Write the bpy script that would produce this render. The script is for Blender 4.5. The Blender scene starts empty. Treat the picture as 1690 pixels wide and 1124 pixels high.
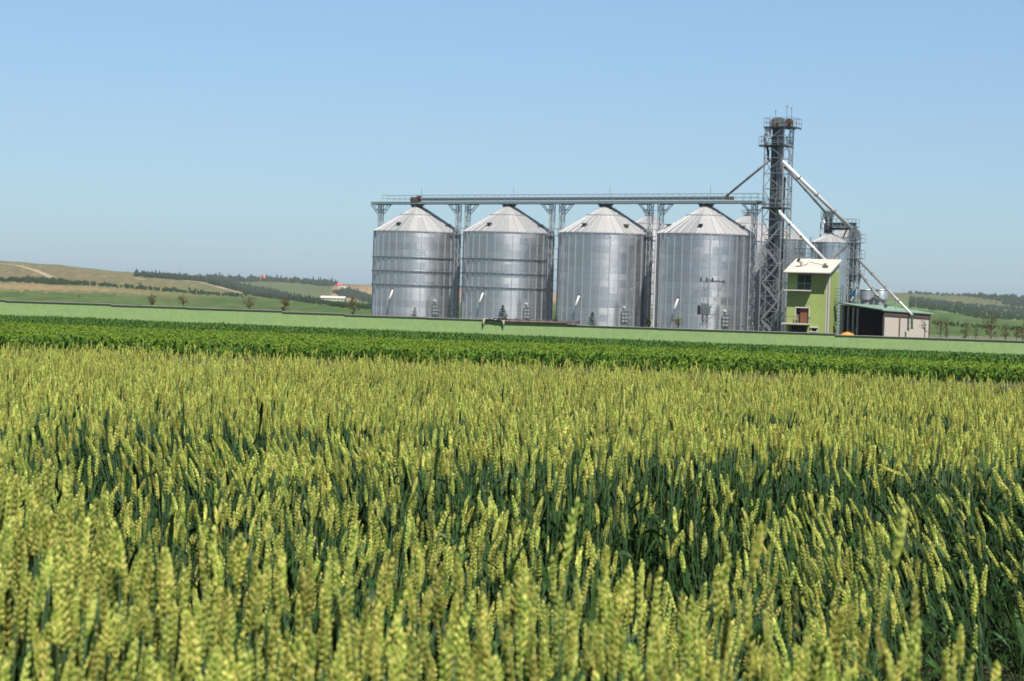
import bpy, math, random
import numpy as np
from mathutils import Vector, Matrix, Euler, noise
R = math.radians
S = bpy.context.scene
COL = S.collection
rnd = random.Random(7)

# ---------------------------------------------------------------- camera
EYE = 1.35
F = 3000.0                                   # focal length in pixels of the 1690 px wide photograph
cam = bpy.data.cameras.new('camera'); co = bpy.data.objects.new('camera', cam); COL.objects.link(co)
cam.sensor_width = 36; cam.lens = F/1690*36; cam.clip_start = 0.05; cam.clip_end = 20000
CM = Matrix.Rotation(R(90-1.623), 3, 'X') @ Matrix.Rotation(0.030, 3, 'Z')
co.matrix_world = Matrix.Translation((0, 0, EYE)) @ CM.to_4x4()
cam.dof.use_dof = True; cam.dof.focus_distance = 17; cam.dof.aperture_fstop = 8.0
S.camera = co
CR = CM.transposed()
def at(px, py, Y):                           # a point of the place at forward distance Y
    d = CM @ Vector(((px-845)/F, -(py-562)/F, -1))
    return Vector((0, 0, EYE)) + d*(Y/d.y)
def proj(p):
    v = CR @ (Vector(p) - Vector((0, 0, EYE)))
    return 845+F*v.x/-v.z, 562-F*v.y/-v.z
# ---------------------------------------------------------------- world, sun, exposure
SUN_EL, SUN_AZ = 56.0, 163.0                 # azimuth clockwise from +Y
w = bpy.data.worlds.new('World'); S.world = w; w.use_nodes = True
nt = w.node_tree; bg = nt.nodes['Background']
sky = nt.nodes.new('ShaderNodeTexSky'); sky.sky_type = 'NISHITA'; sky.sun_disc = False
sky.sun_elevation = R(SUN_EL); sky.sun_rotation = R(SUN_AZ)
sky.altitude = 300; sky.air_density = 1.0; sky.dust_density = 0.6; sky.ozone_density = 3.0
tcw = nt.nodes.new('ShaderNodeTexCoord'); sxw = nt.nodes.new('ShaderNodeSeparateXYZ'); nt.links.new(tcw.outputs['Generated'], sxw.inputs[0])
rmp = nt.nodes.new('ShaderNodeValToRGB'); nt.links.new(sxw.outputs[2], rmp.inputs[0]); ce = rmp.color_ramp.elements   # tints the low sky; unseen zenith dimmed to cut fill light
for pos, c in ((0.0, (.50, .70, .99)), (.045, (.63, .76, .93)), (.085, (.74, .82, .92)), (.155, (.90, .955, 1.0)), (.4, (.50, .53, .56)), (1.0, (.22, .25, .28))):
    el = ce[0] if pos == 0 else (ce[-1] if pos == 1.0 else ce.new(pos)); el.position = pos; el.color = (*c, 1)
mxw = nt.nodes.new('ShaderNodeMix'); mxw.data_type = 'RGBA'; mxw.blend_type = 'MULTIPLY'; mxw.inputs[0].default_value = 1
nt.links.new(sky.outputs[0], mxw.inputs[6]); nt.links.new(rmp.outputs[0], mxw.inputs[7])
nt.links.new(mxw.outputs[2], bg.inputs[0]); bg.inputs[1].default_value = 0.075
sl = bpy.data.lights.new('sun', 'SUN'); sl.energy = 5.0; sl.angle = R(0.5); sl.color = (1, 0.955, 0.88)
so = bpy.data.objects.new('sun', sl); COL.objects.link(so)
sd = Vector((math.sin(R(SUN_AZ))*math.cos(R(SUN_EL)), math.cos(R(SUN_AZ))*math.cos(R(SUN_EL)), math.sin(R(SUN_EL))))
so.rotation_euler = sd.to_track_quat('Z', 'Y').to_euler(); so.location = (60, -160, 200)
S.view_settings.view_transform = 'Standard'; S.view_settings.look = 'None'
S.view_settings.exposure = 0.75; S.view_settings.gamma = 1
S.cycles.max_bounces = 5; S.cycles.diffuse_bounces = 2; S.cycles.glossy_bounces = 3; S.cycles.transparent_max_bounces = 6
S.cycles.volume_bounces = 0

# ---------------------------------------------------------------- materials
def mat(name, col, rough=0.7, metal=0.0, vary=0.0, scale=2.0, col2=None, bump=0.0, bscale=20.0, trans=0.0, rand=0.0, spec=None, detail=4.0, mask=(0.4, 0.6)):
    col = tuple(c*.66 for c in col); col2 = tuple(c*.66 for c in col2) if col2 else None
    m = bpy.data.materials.new(name); m.use_nodes = True
    t = m.node_tree; N = t.nodes; L = t.links; p = N['Principled BSDF']
    p.inputs['Roughness'].default_value = rough; p.inputs['Metallic'].default_value = metal
    if spec is not None: p.inputs['Specular IOR Level'].default_value = spec
    tc = N.new('ShaderNodeTexCoord')
    nz = N.new('ShaderNodeTexNoise'); nz.inputs['Scale'].default_value = scale; nz.inputs['Detail'].default_value = detail
    L.new(tc.outputs['Object'], nz.inputs['Vector'])
    if col2:
        mr = N.new('ShaderNodeMapRange'); mr.inputs[1].default_value = mask[0]; mr.inputs[2].default_value = mask[1]
        L.new(nz.outputs[0], mr.inputs[0])
        mx = N.new('ShaderNodeMix'); mx.data_type = 'RGBA'; mx.inputs[6].default_value = (*col, 1); mx.inputs[7].default_value = (*col2, 1)
        L.new(mr.outputs[0], mx.inputs[0]); out = mx.outputs[2]
    else:
        rg = N.new('ShaderNodeRGB'); rg.outputs[0].default_value = (*col, 1); out = rg.outputs[0]
    if vary:
        n2 = N.new('ShaderNodeTexNoise'); n2.inputs['Scale'].default_value = scale*3.1; n2.inputs['Detail'].default_value = 6
        L.new(tc.outputs['Object'], n2.inputs['Vector'])
        m2 = N.new('ShaderNodeMapRange'); m2.inputs[1].default_value = .3; m2.inputs[2].default_value = .7
        m2.inputs[3].default_value = 1-vary; m2.inputs[4].default_value = 1+vary; L.new(n2.outputs[0], m2.inputs[0])
        h = N.new('ShaderNodeHueSaturation'); L.new(m2.outputs[0], h.inputs['Value']); L.new(out, h.inputs['Color']); out = h.outputs[0]
    if rand:
        oi = N.new('ShaderNodeObjectInfo')
        m3 = N.new('ShaderNodeMapRange'); m3.inputs[3].default_value = 1-rand; m3.inputs[4].default_value = 1+rand; L.new(oi.outputs['Random'], m3.inputs[0])
        m4 = N.new('ShaderNodeMath'); m4.operation = 'MULTIPLY'; m4.inputs[1].default_value = 7.31; L.new(oi.outputs['Random'], m4.inputs[0])
        m5 = N.new('ShaderNodeMath'); m5.operation = 'FRACT'; L.new(m4.outputs[0], m5.inputs[0])
        m6 = N.new('ShaderNodeMapRange'); m6.inputs[3].default_value = 0.5-rand*.05; m6.inputs[4].default_value = 0.5+rand*.06; L.new(m5.outputs[0], m6.inputs[0])
        h = N.new('ShaderNodeHueSaturation'); L.new(m3.outputs[0], h.inputs['Value']); L.new(m6.outputs[0], h.inputs['Hue']); L.new(out, h.inputs['Color']); out = h.outputs[0]
    L.new(out, p.inputs['Base Color'])
    if bump:
        n3 = N.new('ShaderNodeTexNoise'); n3.inputs['Scale'].default_value = bscale; n3.inputs['Detail'].default_value = 5
        L.new(tc.outputs['Object'], n3.inputs['Vector'])
        b = N.new('ShaderNodeBump'); b.inputs['Strength'].default_value = bump; b.inputs['Distance'].default_value = 0.05
        L.new(n3.outputs[0], b.inputs['Height']); L.new(b.outputs[0], p.inputs['Normal'])
    if trans:
        tr = N.new('ShaderNodeBsdfTranslucent'); L.new(out, tr.inputs[0])
        ms = N.new('ShaderNodeMixShader'); ms.inputs[0].default_value = trans
        L.new(p.outputs[0], ms.inputs[1]); L.new(tr.outputs[0], ms.inputs[2]); L.new(ms.outputs[0], N['Material Output'].inputs[0])
    return m

def steel_mat(name, base=0.5, rough=0.4, sheets=32, band=0.88, var=0.16, metal=0.85, tint=(1.0, 1.02, 1.05)):
    """galvanised sheets: every sheet weathered a little differently, with its own spangle"""
    m = bpy.data.materials.new(name); m.use_nodes = True
    t = m.node_tree; N = t.nodes; L = t.links; p = N['Principled BSDF']
    def math_(op, a, b=None):
        n = N.new('ShaderNodeMath'); n.operation = op
        for i, v in enumerate((a, b)):
            if v is None: continue
            if isinstance(v, (int, float)): n.inputs[i].default_value = v
            else: L.new(v, n.inputs[i])
        return n.outputs[0]
    tc = N.new('ShaderNodeTexCoord'); sx = N.new('ShaderNodeSeparateXYZ'); L.new(tc.outputs['Object'], sx.inputs[0])
    ang = math_('ARCTAN2', sx.outputs[1], sx.outputs[0])
    row = math_('FLOOR', math_('DIVIDE', sx.outputs[2], band))
    half = math_('MULTIPLY', math_('MODULO', row, 2.0), 0.5)
    c = math_('FLOOR', math_('ADD', math_('MULTIPLY', ang, sheets/2/(2*math.pi)), half))
    oi = N.new('ShaderNodeObjectInfo')
    cb = N.new('ShaderNodeCombineXYZ'); L.new(c, cb.inputs[0]); L.new(row, cb.inputs[1]); L.new(oi.outputs['Random'], cb.inputs[2])
    wn = N.new('ShaderNodeTexWhiteNoise'); wn.noise_dimensions = '3D'; L.new(cb.outputs[0], wn.inputs[0])
    cb2 = N.new('ShaderNodeCombineXYZ'); L.new(row, cb2.inputs[0]); L.new(oi.outputs['Random'], cb2.inputs[1])
    wr = N.new('ShaderNodeTexWhiteNoise'); wr.noise_dimensions = '3D'; L.new(cb2.outputs[0], wr.inputs[0])
    nz = N.new('ShaderNodeTexNoise'); nz.inputs['Scale'].default_value = 1.4; nz.inputs['Detail'].default_value = 8; nz.inputs['Roughness'].default_value = .7
    L.new(tc.outputs['Object'], nz.inputs['Vector'])
    mp = N.new('ShaderNodeMapping'); mp.inputs['Scale'].default_value = (3, 3, 0.25); L.new(tc.outputs['Object'], mp.inputs[0])
    ns = N.new('ShaderNodeTexNoise'); ns.inputs['Scale'].default_value = 1.2; ns.inputs['Detail'].default_value = 5; L.new(mp.outputs[0], ns.inputs['Vector'])
    v = math_('ADD', math_('MULTIPLY', math_('SUBTRACT', wn.outputs[0], .5), var*1.5), math_('MULTIPLY', math_('SUBTRACT', wr.outputs[0], .5), var))
    v = math_('ADD', v, math_('MULTIPLY', math_('SUBTRACT', nz.outputs[0], .5), var*1.6))
    v = math_('ADD', v, math_('MULTIPLY', math_('SUBTRACT', ns.outputs[0], .5), var*2.0))
    # seam at each sheet edge
    fr = math_('FRACT', math_('DIVIDE', sx.outputs[2], band))
    seam = math_('LESS_THAN', fr, 0.07)
    v = math_('SUBTRACT', v, math_('MULTIPLY', seam, 0.16))
    val = math_('MULTIPLY', math_('ADD', v, 1.0), base)
    cc = N.new('ShaderNodeCombineXYZ')
    for i in range(3): L.new(math_('MULTIPLY', val, tint[i]), cc.inputs[i])
    L.new(cc.outputs[0], p.inputs['Base Color'])
    p.inputs['Metallic'].default_value = metal
    r = math_('ADD', math_('MULTIPLY', math_('SUBTRACT', wn.outputs[0], .5), -0.14), rough); L.new(r, p.inputs['Roughness'])
    return m

M = {}
M['steel'] = steel_mat('galvanised_wall', 0.63, 0.33, var=.11, metal=.95)
M['roofsteel'] = steel_mat('galvanised_roof', 0.54, 0.5, 64, 30.0, 0.08, 0.75, (1.0, 1.0, 1.0))
M['rib'] = mat('rib_steel', (.62, .66, .70), .45, .7, .15, 3)
M['ring'] = mat('ring_steel', (.20, .235, .25), .5, .7, .2, 3)
M['lattice'] = mat('lattice_steel', (.46, .50, .52), .5, .6, .2, 2)
M['darksteel'] = mat('dark_grey_steel', (.11, .135, .14), .45, .6, .25, 1.5)  # dark grey steel of caps, stairs, vents and chutes
M['midsteel'] = mat('mid_grey_steel', (.27, .31, .31), .45, .6, .25, 1.5)
M['bluegrey'] = mat('blue_grey_paint', (.25, .33, .35), .5, .3, .15, 2)
M['white'] = mat('white_spout', (.82, .82, .82), .35, .15, .06, 3)
M['spoutgrey'] = mat('grey_spout', (.55, .52, .52), .4, .4, .1, 3)
M['spoutdark'] = mat('dull_spout', (.26, .23, .24), .45, .4, .15, 3)
M['rust'] = mat('rusty_brown', (.06, .038, .032), .8, .1, .3, 3, (.15, .095, .07))
M['black'] = mat('black_rubber', (.015, .015, .015), .6)
M['wallgreen'] = mat('wall_green_paint', (.285, .42, .15), .85, 0, .09, .8, (.26, .405, .155), .06, 8)
M['coping'] = mat('coping_stone', (.33, .33, .30), .85, 0, .2, 2)
M['copingdark'] = mat('coping_lower_dark', (.07, .11, .07), .8, 0, .2, 2)  # darker lower course of the coping
M['housegreen'] = mat('house_green_plaster', (.37, .47, .135), .85, 0, .06, .8, (.34, .44, .125), .05, 8)
M['cream'] = mat('cream_trim', (.66, .62, .55), .7, 0, .07, 2)
M['roofcream'] = mat('cream_metal_roof', (.72, .66, .58), .6, 0, .06, 1.5)
M['glass'] = mat('dark_window_glass', (.012, .016, .018), .3, spec=.2)
M['interior'] = mat('dark_interior', (.02, .017, .015), .9)
M['orange_wood'] = mat('orange_wood', (.26, .085, .035), .6, 0, .2, 3)
M['straw'] = mat('pale_wood', (.62, .42, .22), .6)
M['railgreen'] = mat('green_railing', (.05, .17, .08), .5, .1)
M['beige'] = mat('beige_panel', (.62, .53, .44), .8, 0, .06, 1.2, (.55, .53, .49))
M['shedgreen'] = mat('pale_green_roof', (.30, .45, .36), .6, .1, .1, 1)
M['brown'] = mat('brown_fascia', (.10, .062, .05), .8, 0, .2, 2)
M['orange'] = mat('orange_tarp', (.75, .30, .02), .6, 0, .1, 2)
M['blue'] = mat('blue_paint', (.03, .22, .6), .4)
M['redroof'] = mat('red_roof_tiles', (.55, .09, .035), .8, 0, .15, 1)
M['tan_tarp'] = mat('tan_tarp', (.60, .50, .36), .8, 0, .15, 1.5)
M['bark'] = mat('bark', (.10, .075, .055), .9, 0, .25, 5)
M['leaf_olive'] = mat('olive_leaves', (.19, .22, .055), .6, 0, .3, 2, (.25, .19, .07), trans=.25, rand=.15)
M['leaf_brown'] = mat('reddish_leaves', (.075, .055, .03), .6, 0, .3, 2, (.09, .09, .035), trans=.2)
M['leaf_green'] = mat('green_leaves', (.05, .10, .025), .6, 0, .3, 2, trans=.25, rand=.2)
M['needle'] = mat('fir_needles', (.05, .085, .025), .6, 0, .3, 4, (.085, .09, .03), trans=.1)
M['needle_dark'] = mat('dark_needles', (.016, .045, .018), .7, 0, .3, .2, rand=.25)
M['wood_far'] = mat('distant_wood_leaves', (.036, .088, .024), .8, 0, .3, .15, (.055, .115, .03), rand=.3)
M['ear'] = mat('wheat_ear', (.29, .375, .060), .5, 0, .35, 95, (.84, .80, .21), trans=.04, rand=.36, mask=(.45, .62), spec=.2)  # pale speckle paints sunlit highlights into the ear colour
M['stem'] = mat('wheat_stem', (.045, .095, .033), .5, 0, .25, 30, rand=.2, spec=.15)
M['leaf'] = mat('wheat_leaf', (.013, .042, .010), .5, 0, .3, 25, (.045, .10, .02), trans=.12, rand=.3, spec=.18)
M['drytip'] = mat('dry_straw', (.55, .33, .13), .7, 0, .2, 20)
M['corn'] = mat('corn_leaf', (.052, .13, .014), .5, 0, .25, 3, (.09, .19, .022), trans=.25, rand=.3, spec=.15)
M['soy'] = mat('bean_leaf', (.14, .265, .026), .55, 0, .2, 3, (.23, .34, .038), trans=.3, rand=.3, spec=.2)
M['corn_far'] = mat('far_corn_leaf', (.075, .185, .022), .5, 0, .2, 3, (.125, .245, .03), trans=.25, rand=.3, spec=.2)

# ---------------------------------------------------------------- mesh helpers
class MB:
    def __init__(s): s.v = []; s.f = []; s.mi = []
    def add(s, vs, fs, mi=0):
        o = len(s.v); s.v += [tuple(v) for v in vs]; s.f += [tuple(i+o for i in f) for f in fs]; s.mi += [mi]*len(fs); return s
    def box(s, c, d, rz=0, mi=0):
        c = Vector(c); x, y, z = d[0]/2, d[1]/2, d[2]/2; m = Matrix.Rotation(rz, 3, 'Z')
        vs = [c + m @ Vector((sx*x, sy*y, sz*z)) for sz in (-1, 1) for sx, sy in ((-1, -1), (1, -1), (1, 1), (-1, 1))]
        return s.add(vs, [(3, 2, 1, 0), (4, 5, 6, 7), (0, 1, 5, 4), (1, 2, 6, 5), (2, 3, 7, 6), (3, 0, 4, 7)], mi)
    def frame(s, p, q):
        d = (q-p).normalized(); u = d.cross(Vector((0, 0, 1)))
        if u.length < 1e-3: u = Vector((1, 0, 0))
        u.normalize(); return u, u.cross(d).normalized()
    def bar(s, p, q, w, h=None, mi=0):
        p = Vector(p); q = Vector(q); u, n = s.frame(p, q); a = w/2; b = (h or w)/2
        vs = [c+u*i*a+n*j*b for c in (p, q) for i, j in ((-1, -1), (1, -1), (1, 1), (-1, 1))]
        return s.add(vs, [(0, 1, 2, 3), (7, 6, 5, 4), (4, 5, 1, 0), (5, 6, 2, 1), (6, 7, 3, 2), (7, 4, 0, 3)], mi)
    def tube(s, pts, r, n=8, mi=0, cap=True):
        pts = [Vector(p) for p in pts]; rs = r if isinstance(r, (list, tuple)) else [r]*len(pts); vs = []
        for i, p in enumerate(pts):
            a = pts[max(i-1, 0)]; b = pts[min(i+1, len(pts)-1)]; u, v = s.frame(a, b)
            vs += [p+(u*math.cos(t)+v*math.sin(t))*rs[i] for t in (2*math.pi*k/n for k in range(n))]
        fs = [(i*n+k, i*n+(k+1) % n, (i+1)*n+(k+1) % n, (i+1)*n+k) for i in range(len(pts)-1) for k in range(n)]
        if cap: fs += [tuple(range(n))[::-1], tuple((len(pts)-1)*n+k for k in range(n))]
        return s.add(vs, fs, mi)
    def lathe(s, prof, n=32, c=(0, 0, 0), mi=0, cap=True):
        vs = [(c[0]+r*math.cos(2*math.pi*k/n), c[1]+r*math.sin(2*math.pi*k/n), c[2]+z) for r, z in prof for k in range(n)]
        fs = [(i*n+k, i*n+(k+1) % n, (i+1)*n+(k+1) % n, (i+1)*n+k) for i in range(len(prof)-1) for k in range(n)]
        if cap: fs += [tuple(range(n))[::-1], tuple((len(prof)-1)*n+k for k in range(n))]
        return s.add(vs, fs, mi)
    def mesh(s, name, mats, smooth=False):
        me = bpy.data.meshes.new(name); me.from_pydata(s.v, [], s.f)
        for m in (mats if isinstance(mats, (list, tuple)) else [mats]): me.materials.append(m)
        if any(s.mi): me.polygons.foreach_set('material_index', s.mi)
        if smooth: me.polygons.foreach_set('use_smooth', [True]*len(s.f))
        me.update(); return me
    def obj(s, name, mats, parent=None, smooth=False, loc=None, link=True):
        o = bpy.data.objects.new(name, s.mesh(name, mats, smooth))
        if loc is not None: o.location = loc
        if link: COL.objects.link(o)
        if parent: o.parent = parent
        return o
def auto(o, deg=35):
    me = o.data
    me.polygons.foreach_set('use_smooth', [True]*len(me.polygons))
    me.set_sharp_from_angle(angle=R(deg)); return o
def tag(o, label=None, cat=None, group=None, kind=None):
    if label: o['label'] = label
    if cat: o['category'] = cat
    if group: o['group'] = group
    if kind: o['kind'] = kind
    return o
def empty(name, loc=(0, 0, 0), rz=0, label=None, cat=None, group=None):
    o = bpy.data.objects.new(name, None); COL.objects.link(o); o.location = loc; o.rotation_euler = (0, 0, rz)
    return tag(o, label, cat, group)
def kids(o): return [c for c in COL.objects if c.parent is o]
def copy_tree(o, parent=None):
    c = o.copy(); COL.objects.link(c); c.parent = parent
    for ch in kids(o): copy_tree(ch, c)
    return c
def lerp(x, tab):
    return float(np.interp(x, [t[0] for t in tab], [t[1] for t in tab]))
def add_color(me, cols):
    a = me.color_attributes.new('fieldcol', 'FLOAT_COLOR', 'POINT')
    a.data.foreach_set('color', np.asarray(cols, dtype=np.float32).ravel())

# ---------------------------------------------------------------- the ground
PY = [(-60, .1), (3, 0), (7, -.12), (10, -.2), (22, -.44), (60, -1.15), (205, -4.3), (600, -4.6)]
def g(x, y):
    t = min(max((y-60)/140, 0), 1)
    return lerp(y, PY) - 0.009*max(min(x, 80), -80)*t
def grid(name, xs, ys, zf, m, cf=None):
    vs = [(x, y, zf(x, y)) for y in ys for x in xs]; n = len(xs)
    fs = [(j*n+i, j*n+i+1, (j+1)*n+i+1, (j+1)*n+i) for j in range(len(ys)-1) for i in range(n-1)]
    b = MB(); b.add(vs, fs); o = b.obj(name, m, smooth=True); return o
M['soil'] = mat('soil', (.11, .07, .042), .95, 0, .3, .8, (.035, .06, .015), .5, 4)
xs = [-260+8*i for i in range(66)]; ys = [-40, -20, -8, 0, 2, 3, 5, 7, 8.5, 10, 14, 18, 22, 30, 40, 50, 60, 75, 90, 110, 130, 150, 170, 190, 205]
o = grid('ground', xs, ys, g, M['soil']); tag(o, 'brown soil of the sloping crop fields', kind='structure')
# yard behind the wall joins the valley floor
M['yard'] = mat('yard_gravel', (.085, .13, .045), .95, 0, .2, .3, (.20, .18, .12), .3, 5)

# ---------------------------------------------------------------- far terrain
YH = lambda px: 477+.03*(px-845)
B0 = lambda px: -4.6
B1 = [(-900, 478), (-300, 462), (0, 465.5), (100, 468), (200, 472), (330, 484), (400, 489), (470, 495), (560, 500), (640, 505), (900, 511), (1300, 512), (1480, 508), (1560, 516), (1690, 530), (2000, 545), (2600, 560)]
R2 = [(-900, 455), (-300, 425), (0, 430), (60, 434), (120, 440), (200, 448), (260, 455), (330, 463), (380, 474), (420, 486), (480, 492), (560, 496), (640, 498), (900, 500), (1400, 497), (1480, 496), (1560, 503), (1620, 510), (1690, 520), (2000, 530), (2600, 545)]
R3 = [(-900, 440), (-300, 440), (100, 452), (220, 452), (300, 457), (400, 462), (470, 463), (540, 467), (560, 468), (612, 470), (700, 474), (900, 482), (1300, 484), (1480, 483), (1530, 484), (1570, 487), (1610, 486), (1690, 490), (2000, 494), (2600, 500)]
def zof(py, px, d): return at(px, py, d).z
DR = [330, 420, 560, 760, 1100, 1350, 1600, 1900, 2000, 2150, 2400, 2700, 2850, 3300, 6000, 12000]
def colz(px):
    zb = zof(lerp(px, B1), px, 1100); z2 = zof(lerp(px, R2), px, 1900); z3 = zof(lerp(px, R3), px, 2700)
    lo = min(z2, z3)-6
    ctl = [(330, -4.75), (420, -4.6), (560, -4.6+(zb+4.6)*.25), (760, -4.6+(zb+4.6)*.5), (1100, zb), (1350, zb+(z2-zb)*.30), (1600, zb+(z2-zb)*.68), (1780, zb+(z2-zb)*.90), (1900, z2), (2000, z2-.6), (2150, min(z2-3, z2+(z3-z2)*.25)), (2400, z2+(z3-z2)*.6 if z3 > z2 else z3-2), (2700, z3), (2800, z3-.4), (3300, z3-12), (4400, -35)]
    return ctl
_cc = {}
def terr(px, d):
    k = round(px)
    def one(k):
        if k not in _cc: c = colz(k); _cc[k] = ([a for a, _ in c], [b for _, b in c])
        return float(np.interp(d, *_cc[k]))
    a = math.floor(px); f = px-a
    n = noise.noise(Vector((px/40, math.log(d)*9, 0)))*min(max((d-500)/1500, 0), 1)*1.0
    return one(a)*(1-f)+one(a+1)*f+n
def hit(px, py, d0=380, d1=2760):
    """first point of the far terrain seen along a sight line"""
    d = d0; prev = None
    while d < d1:
        if at(px, py, d).z <= terr(px, d): break
        prev = d; d += 18
    p = at(px, py, d); return Vector((p.x, p.y, terr(px, d)))
cols = []; vs = []
PXS = [-900+10*i for i in range(89)]+[-20+5*i for i in range(345)]+[1710+12*i for i in range(75)]
DS = [300]+[330*(1.035**i) for i in range(66)]+[3300, 3700, 4200]
GREEN = (.045, .085, .024); GREEN2 = (.070, .100, .034); OLIVE = (.075, .085, .034); TAN = (.24, .165, .09); BROWN = (.125, .098, .052); PALE = (.48, .36, .22); DARK = (.03, .065, .022)
def mixc(a, b, t): t = min(max(t, 0), 1); return tuple(a[i]*(1-t)+b[i]*t for i in range(3))
def fieldcol(px, py, d):
    n = noise.noise(Vector((px/25, py/6, d/400))); n2 = noise.noise(Vector((px/8, py/2.2, 3)))
    b1 = lerp(px, B1)
    if px < 1000:
        if d < 1100:
            c = mixc(GREEN, GREEN2, .5+n)
            st = 1-abs(py-(b1+7+px*.004))/8
            if px < 330: c = mixc(c, mixc(TAN, GREEN2, .2), (st*1.3+n2*1.2)*(1.25-px/300))
            return c
        if d < 1960:
            c = mixc(mixc(OLIVE, BROWN, .55+n2*1.4), GREEN2, (px-150)/300+n*.4)
            if px < 260: c = mixc(c, GREEN2, 1-(py-lerp(px, R2))/7)
            return c
        c = mixc(GREEN2, OLIVE, .5+n)
        if px > 545: c = mixc(TAN, BROWN, .4+n2+(474-py)*.10)
        return c
    # right side
    if d < 1100: return mixc(GREEN, GREEN2, .4+n)
    if d < 1960: return mixc(GREEN, (.11, .19, .06), .5+n2)
    t = noise.noise(Vector((px/60, (py-px*.03)/3.2, 8)))
    c = mixc(GREEN2, OLIVE, .5+t)
    return mixc(c, BROWN, (n-.1)*2)
for d in DS:
    for px in PXS:
        z = -5.2 if d == 300 else terr(px, d)
        p = at(px, 500, d); vs.append((p.x, p.y, z))
        qx, qy = proj((p.x, p.y, z)); c = fieldcol(px, qy, d); cols.append((*c, (.7 if px < 420 and 1100 <= d < 1960 else (.5 if px < 400 and d > 800 and d < 1100 else .12))*(1-min(max((px-250)/400, 0), .7))))
n = len(PXS)
fs = [(j*n+i, j*n+i+1, (j+1)*n+i+1, (j+1)*n+i) for j in range(len(DS)-1) for i in range(n-1)]
b = MB(); b.add(vs, fs)
mh = bpy.data.materials.new('field_slopes'); mh.use_nodes = True
t = mh.node_tree; p = t.nodes['Principled BSDF']; p.inputs['Roughness'].default_value = .95; p.inputs['Specular IOR Level'].default_value = .1
at_ = t.nodes.new('ShaderNodeVertexColor'); at_.layer_name = 'fieldcol'
tc = t.nodes.new('ShaderNodeTexCoord'); nz = t.nodes.new('ShaderNodeTexNoise'); nz.inputs['Scale'].default_value = .06; nz.inputs['Detail'].default_value = 8; nz.inputs['Roughness'].default_value = .7
t.links.new(tc.outputs['Object'], nz.inputs['Vector'])
mr = t.nodes.new('ShaderNodeMapRange'); mr.inputs[1].default_value = .3; mr.inputs[2].default_value = .7; mr.inputs[3].default_value = .7; mr.inputs[4].default_value = 1.3
hs = t.nodes.new('ShaderNodeHueSaturation'); t.links.new(nz.outputs[0], mr.inputs[0]); t.links.new(mr.outputs[0], hs.inputs['Value'])
mp = t.nodes.new('ShaderNodeMapping'); mp.inputs['Scale'].default_value = (1, .35, 1); t.links.new(tc.outputs['Object'], mp.inputs[0])
nt2 = t.nodes.new('ShaderNodeTexNoise'); nt2.inputs['Scale'].default_value = .22; nt2.inputs['Detail'].default_value = 5; t.links.new(mp.outputs[0], nt2.inputs['Vector'])
mk2 = t.nodes.new('ShaderNodeMapRange'); mk2.inputs[1].default_value = .50; mk2.inputs[2].default_value = .62; t.links.new(nt2.outputs[0], mk2.inputs[0])
mm = t.nodes.new('ShaderNodeMath'); mm.operation = 'MULTIPLY'; t.links.new(mk2.outputs[0], mm.inputs[0]); t.links.new(at_.outputs['Alpha'], mm.inputs[1])
mxh = t.nodes.new('ShaderNodeMix'); mxh.data_type = 'RGBA'; mxh.inputs[7].default_value = (.27, .19, .105, 1); t.links.new(mm.outputs[0], mxh.inputs[0]); t.links.new(at_.outputs[0], mxh.inputs[6])
t.links.new(mxh.outputs[2], hs.inputs['Color']); t.links.new(hs.outputs[0], p.inputs['Base Color'])
o = b.obj('hills', mh, smooth=True); add_color(o.data, cols); tag(o, 'rolling farmland slopes behind the silos', kind='structure')
# yard sheet
xs = [-260+20*i for i in range(27)]; ys = [205.6, 215, 240, 270, 300, 335]
def gy(x, y): return lerp(y, [(205, -4.35), (300, -4.6), (335, -4.75)]) - 0.009*max(min(x, 80), -80)*max(0, 1-(y-205)/110)
o = grid('yard', xs, ys, gy, M['yard']); tag(o, 'gravel and grass yard behind the green wall', kind='structure')
b = MB()
def path_strip(pts, wd):
    P = [hit(*q) for q in pts]
    for a, c in zip(P[:-1], P[1:]):
        d = (c-a); u = Vector((-d.y, d.x, 0)).normalized()*wd
        b.add([a-u+Vector((0, 0, .25)), c-u+Vector((0, 0, .25)), c+u+Vector((0, 0, .6)), a+u+Vector((0, 0, .6))], [(0, 1, 2, 3)])
def dense(pts, k=14):
    out = []
    for (x0, y0), (x1, y1) in zip(pts[:-1], pts[1:]):
        out += [(x0+(x1-x0)*i/k, y0+(y1-y0)*i/k) for i in range(k)]
    return out+[pts[-1]]
path_strip(dense([(-10, 434.5), (30, 439.5), (60, 448), (86, 459.5)]), 2.6)
path_strip(dense([(305, 463.5), (330, 466.5), (362, 475), (400, 485)]), 2.4)
path_strip(dense([(222, 459), (240, 463.5)]), 2)
M['track'] = mat('dirt_track', (.42, .33, .2), .95, 0, .2, .1)
o = b.obj('path', M['track']); tag(o, 'pale dirt tracks across the hillside', kind='structure')

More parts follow.
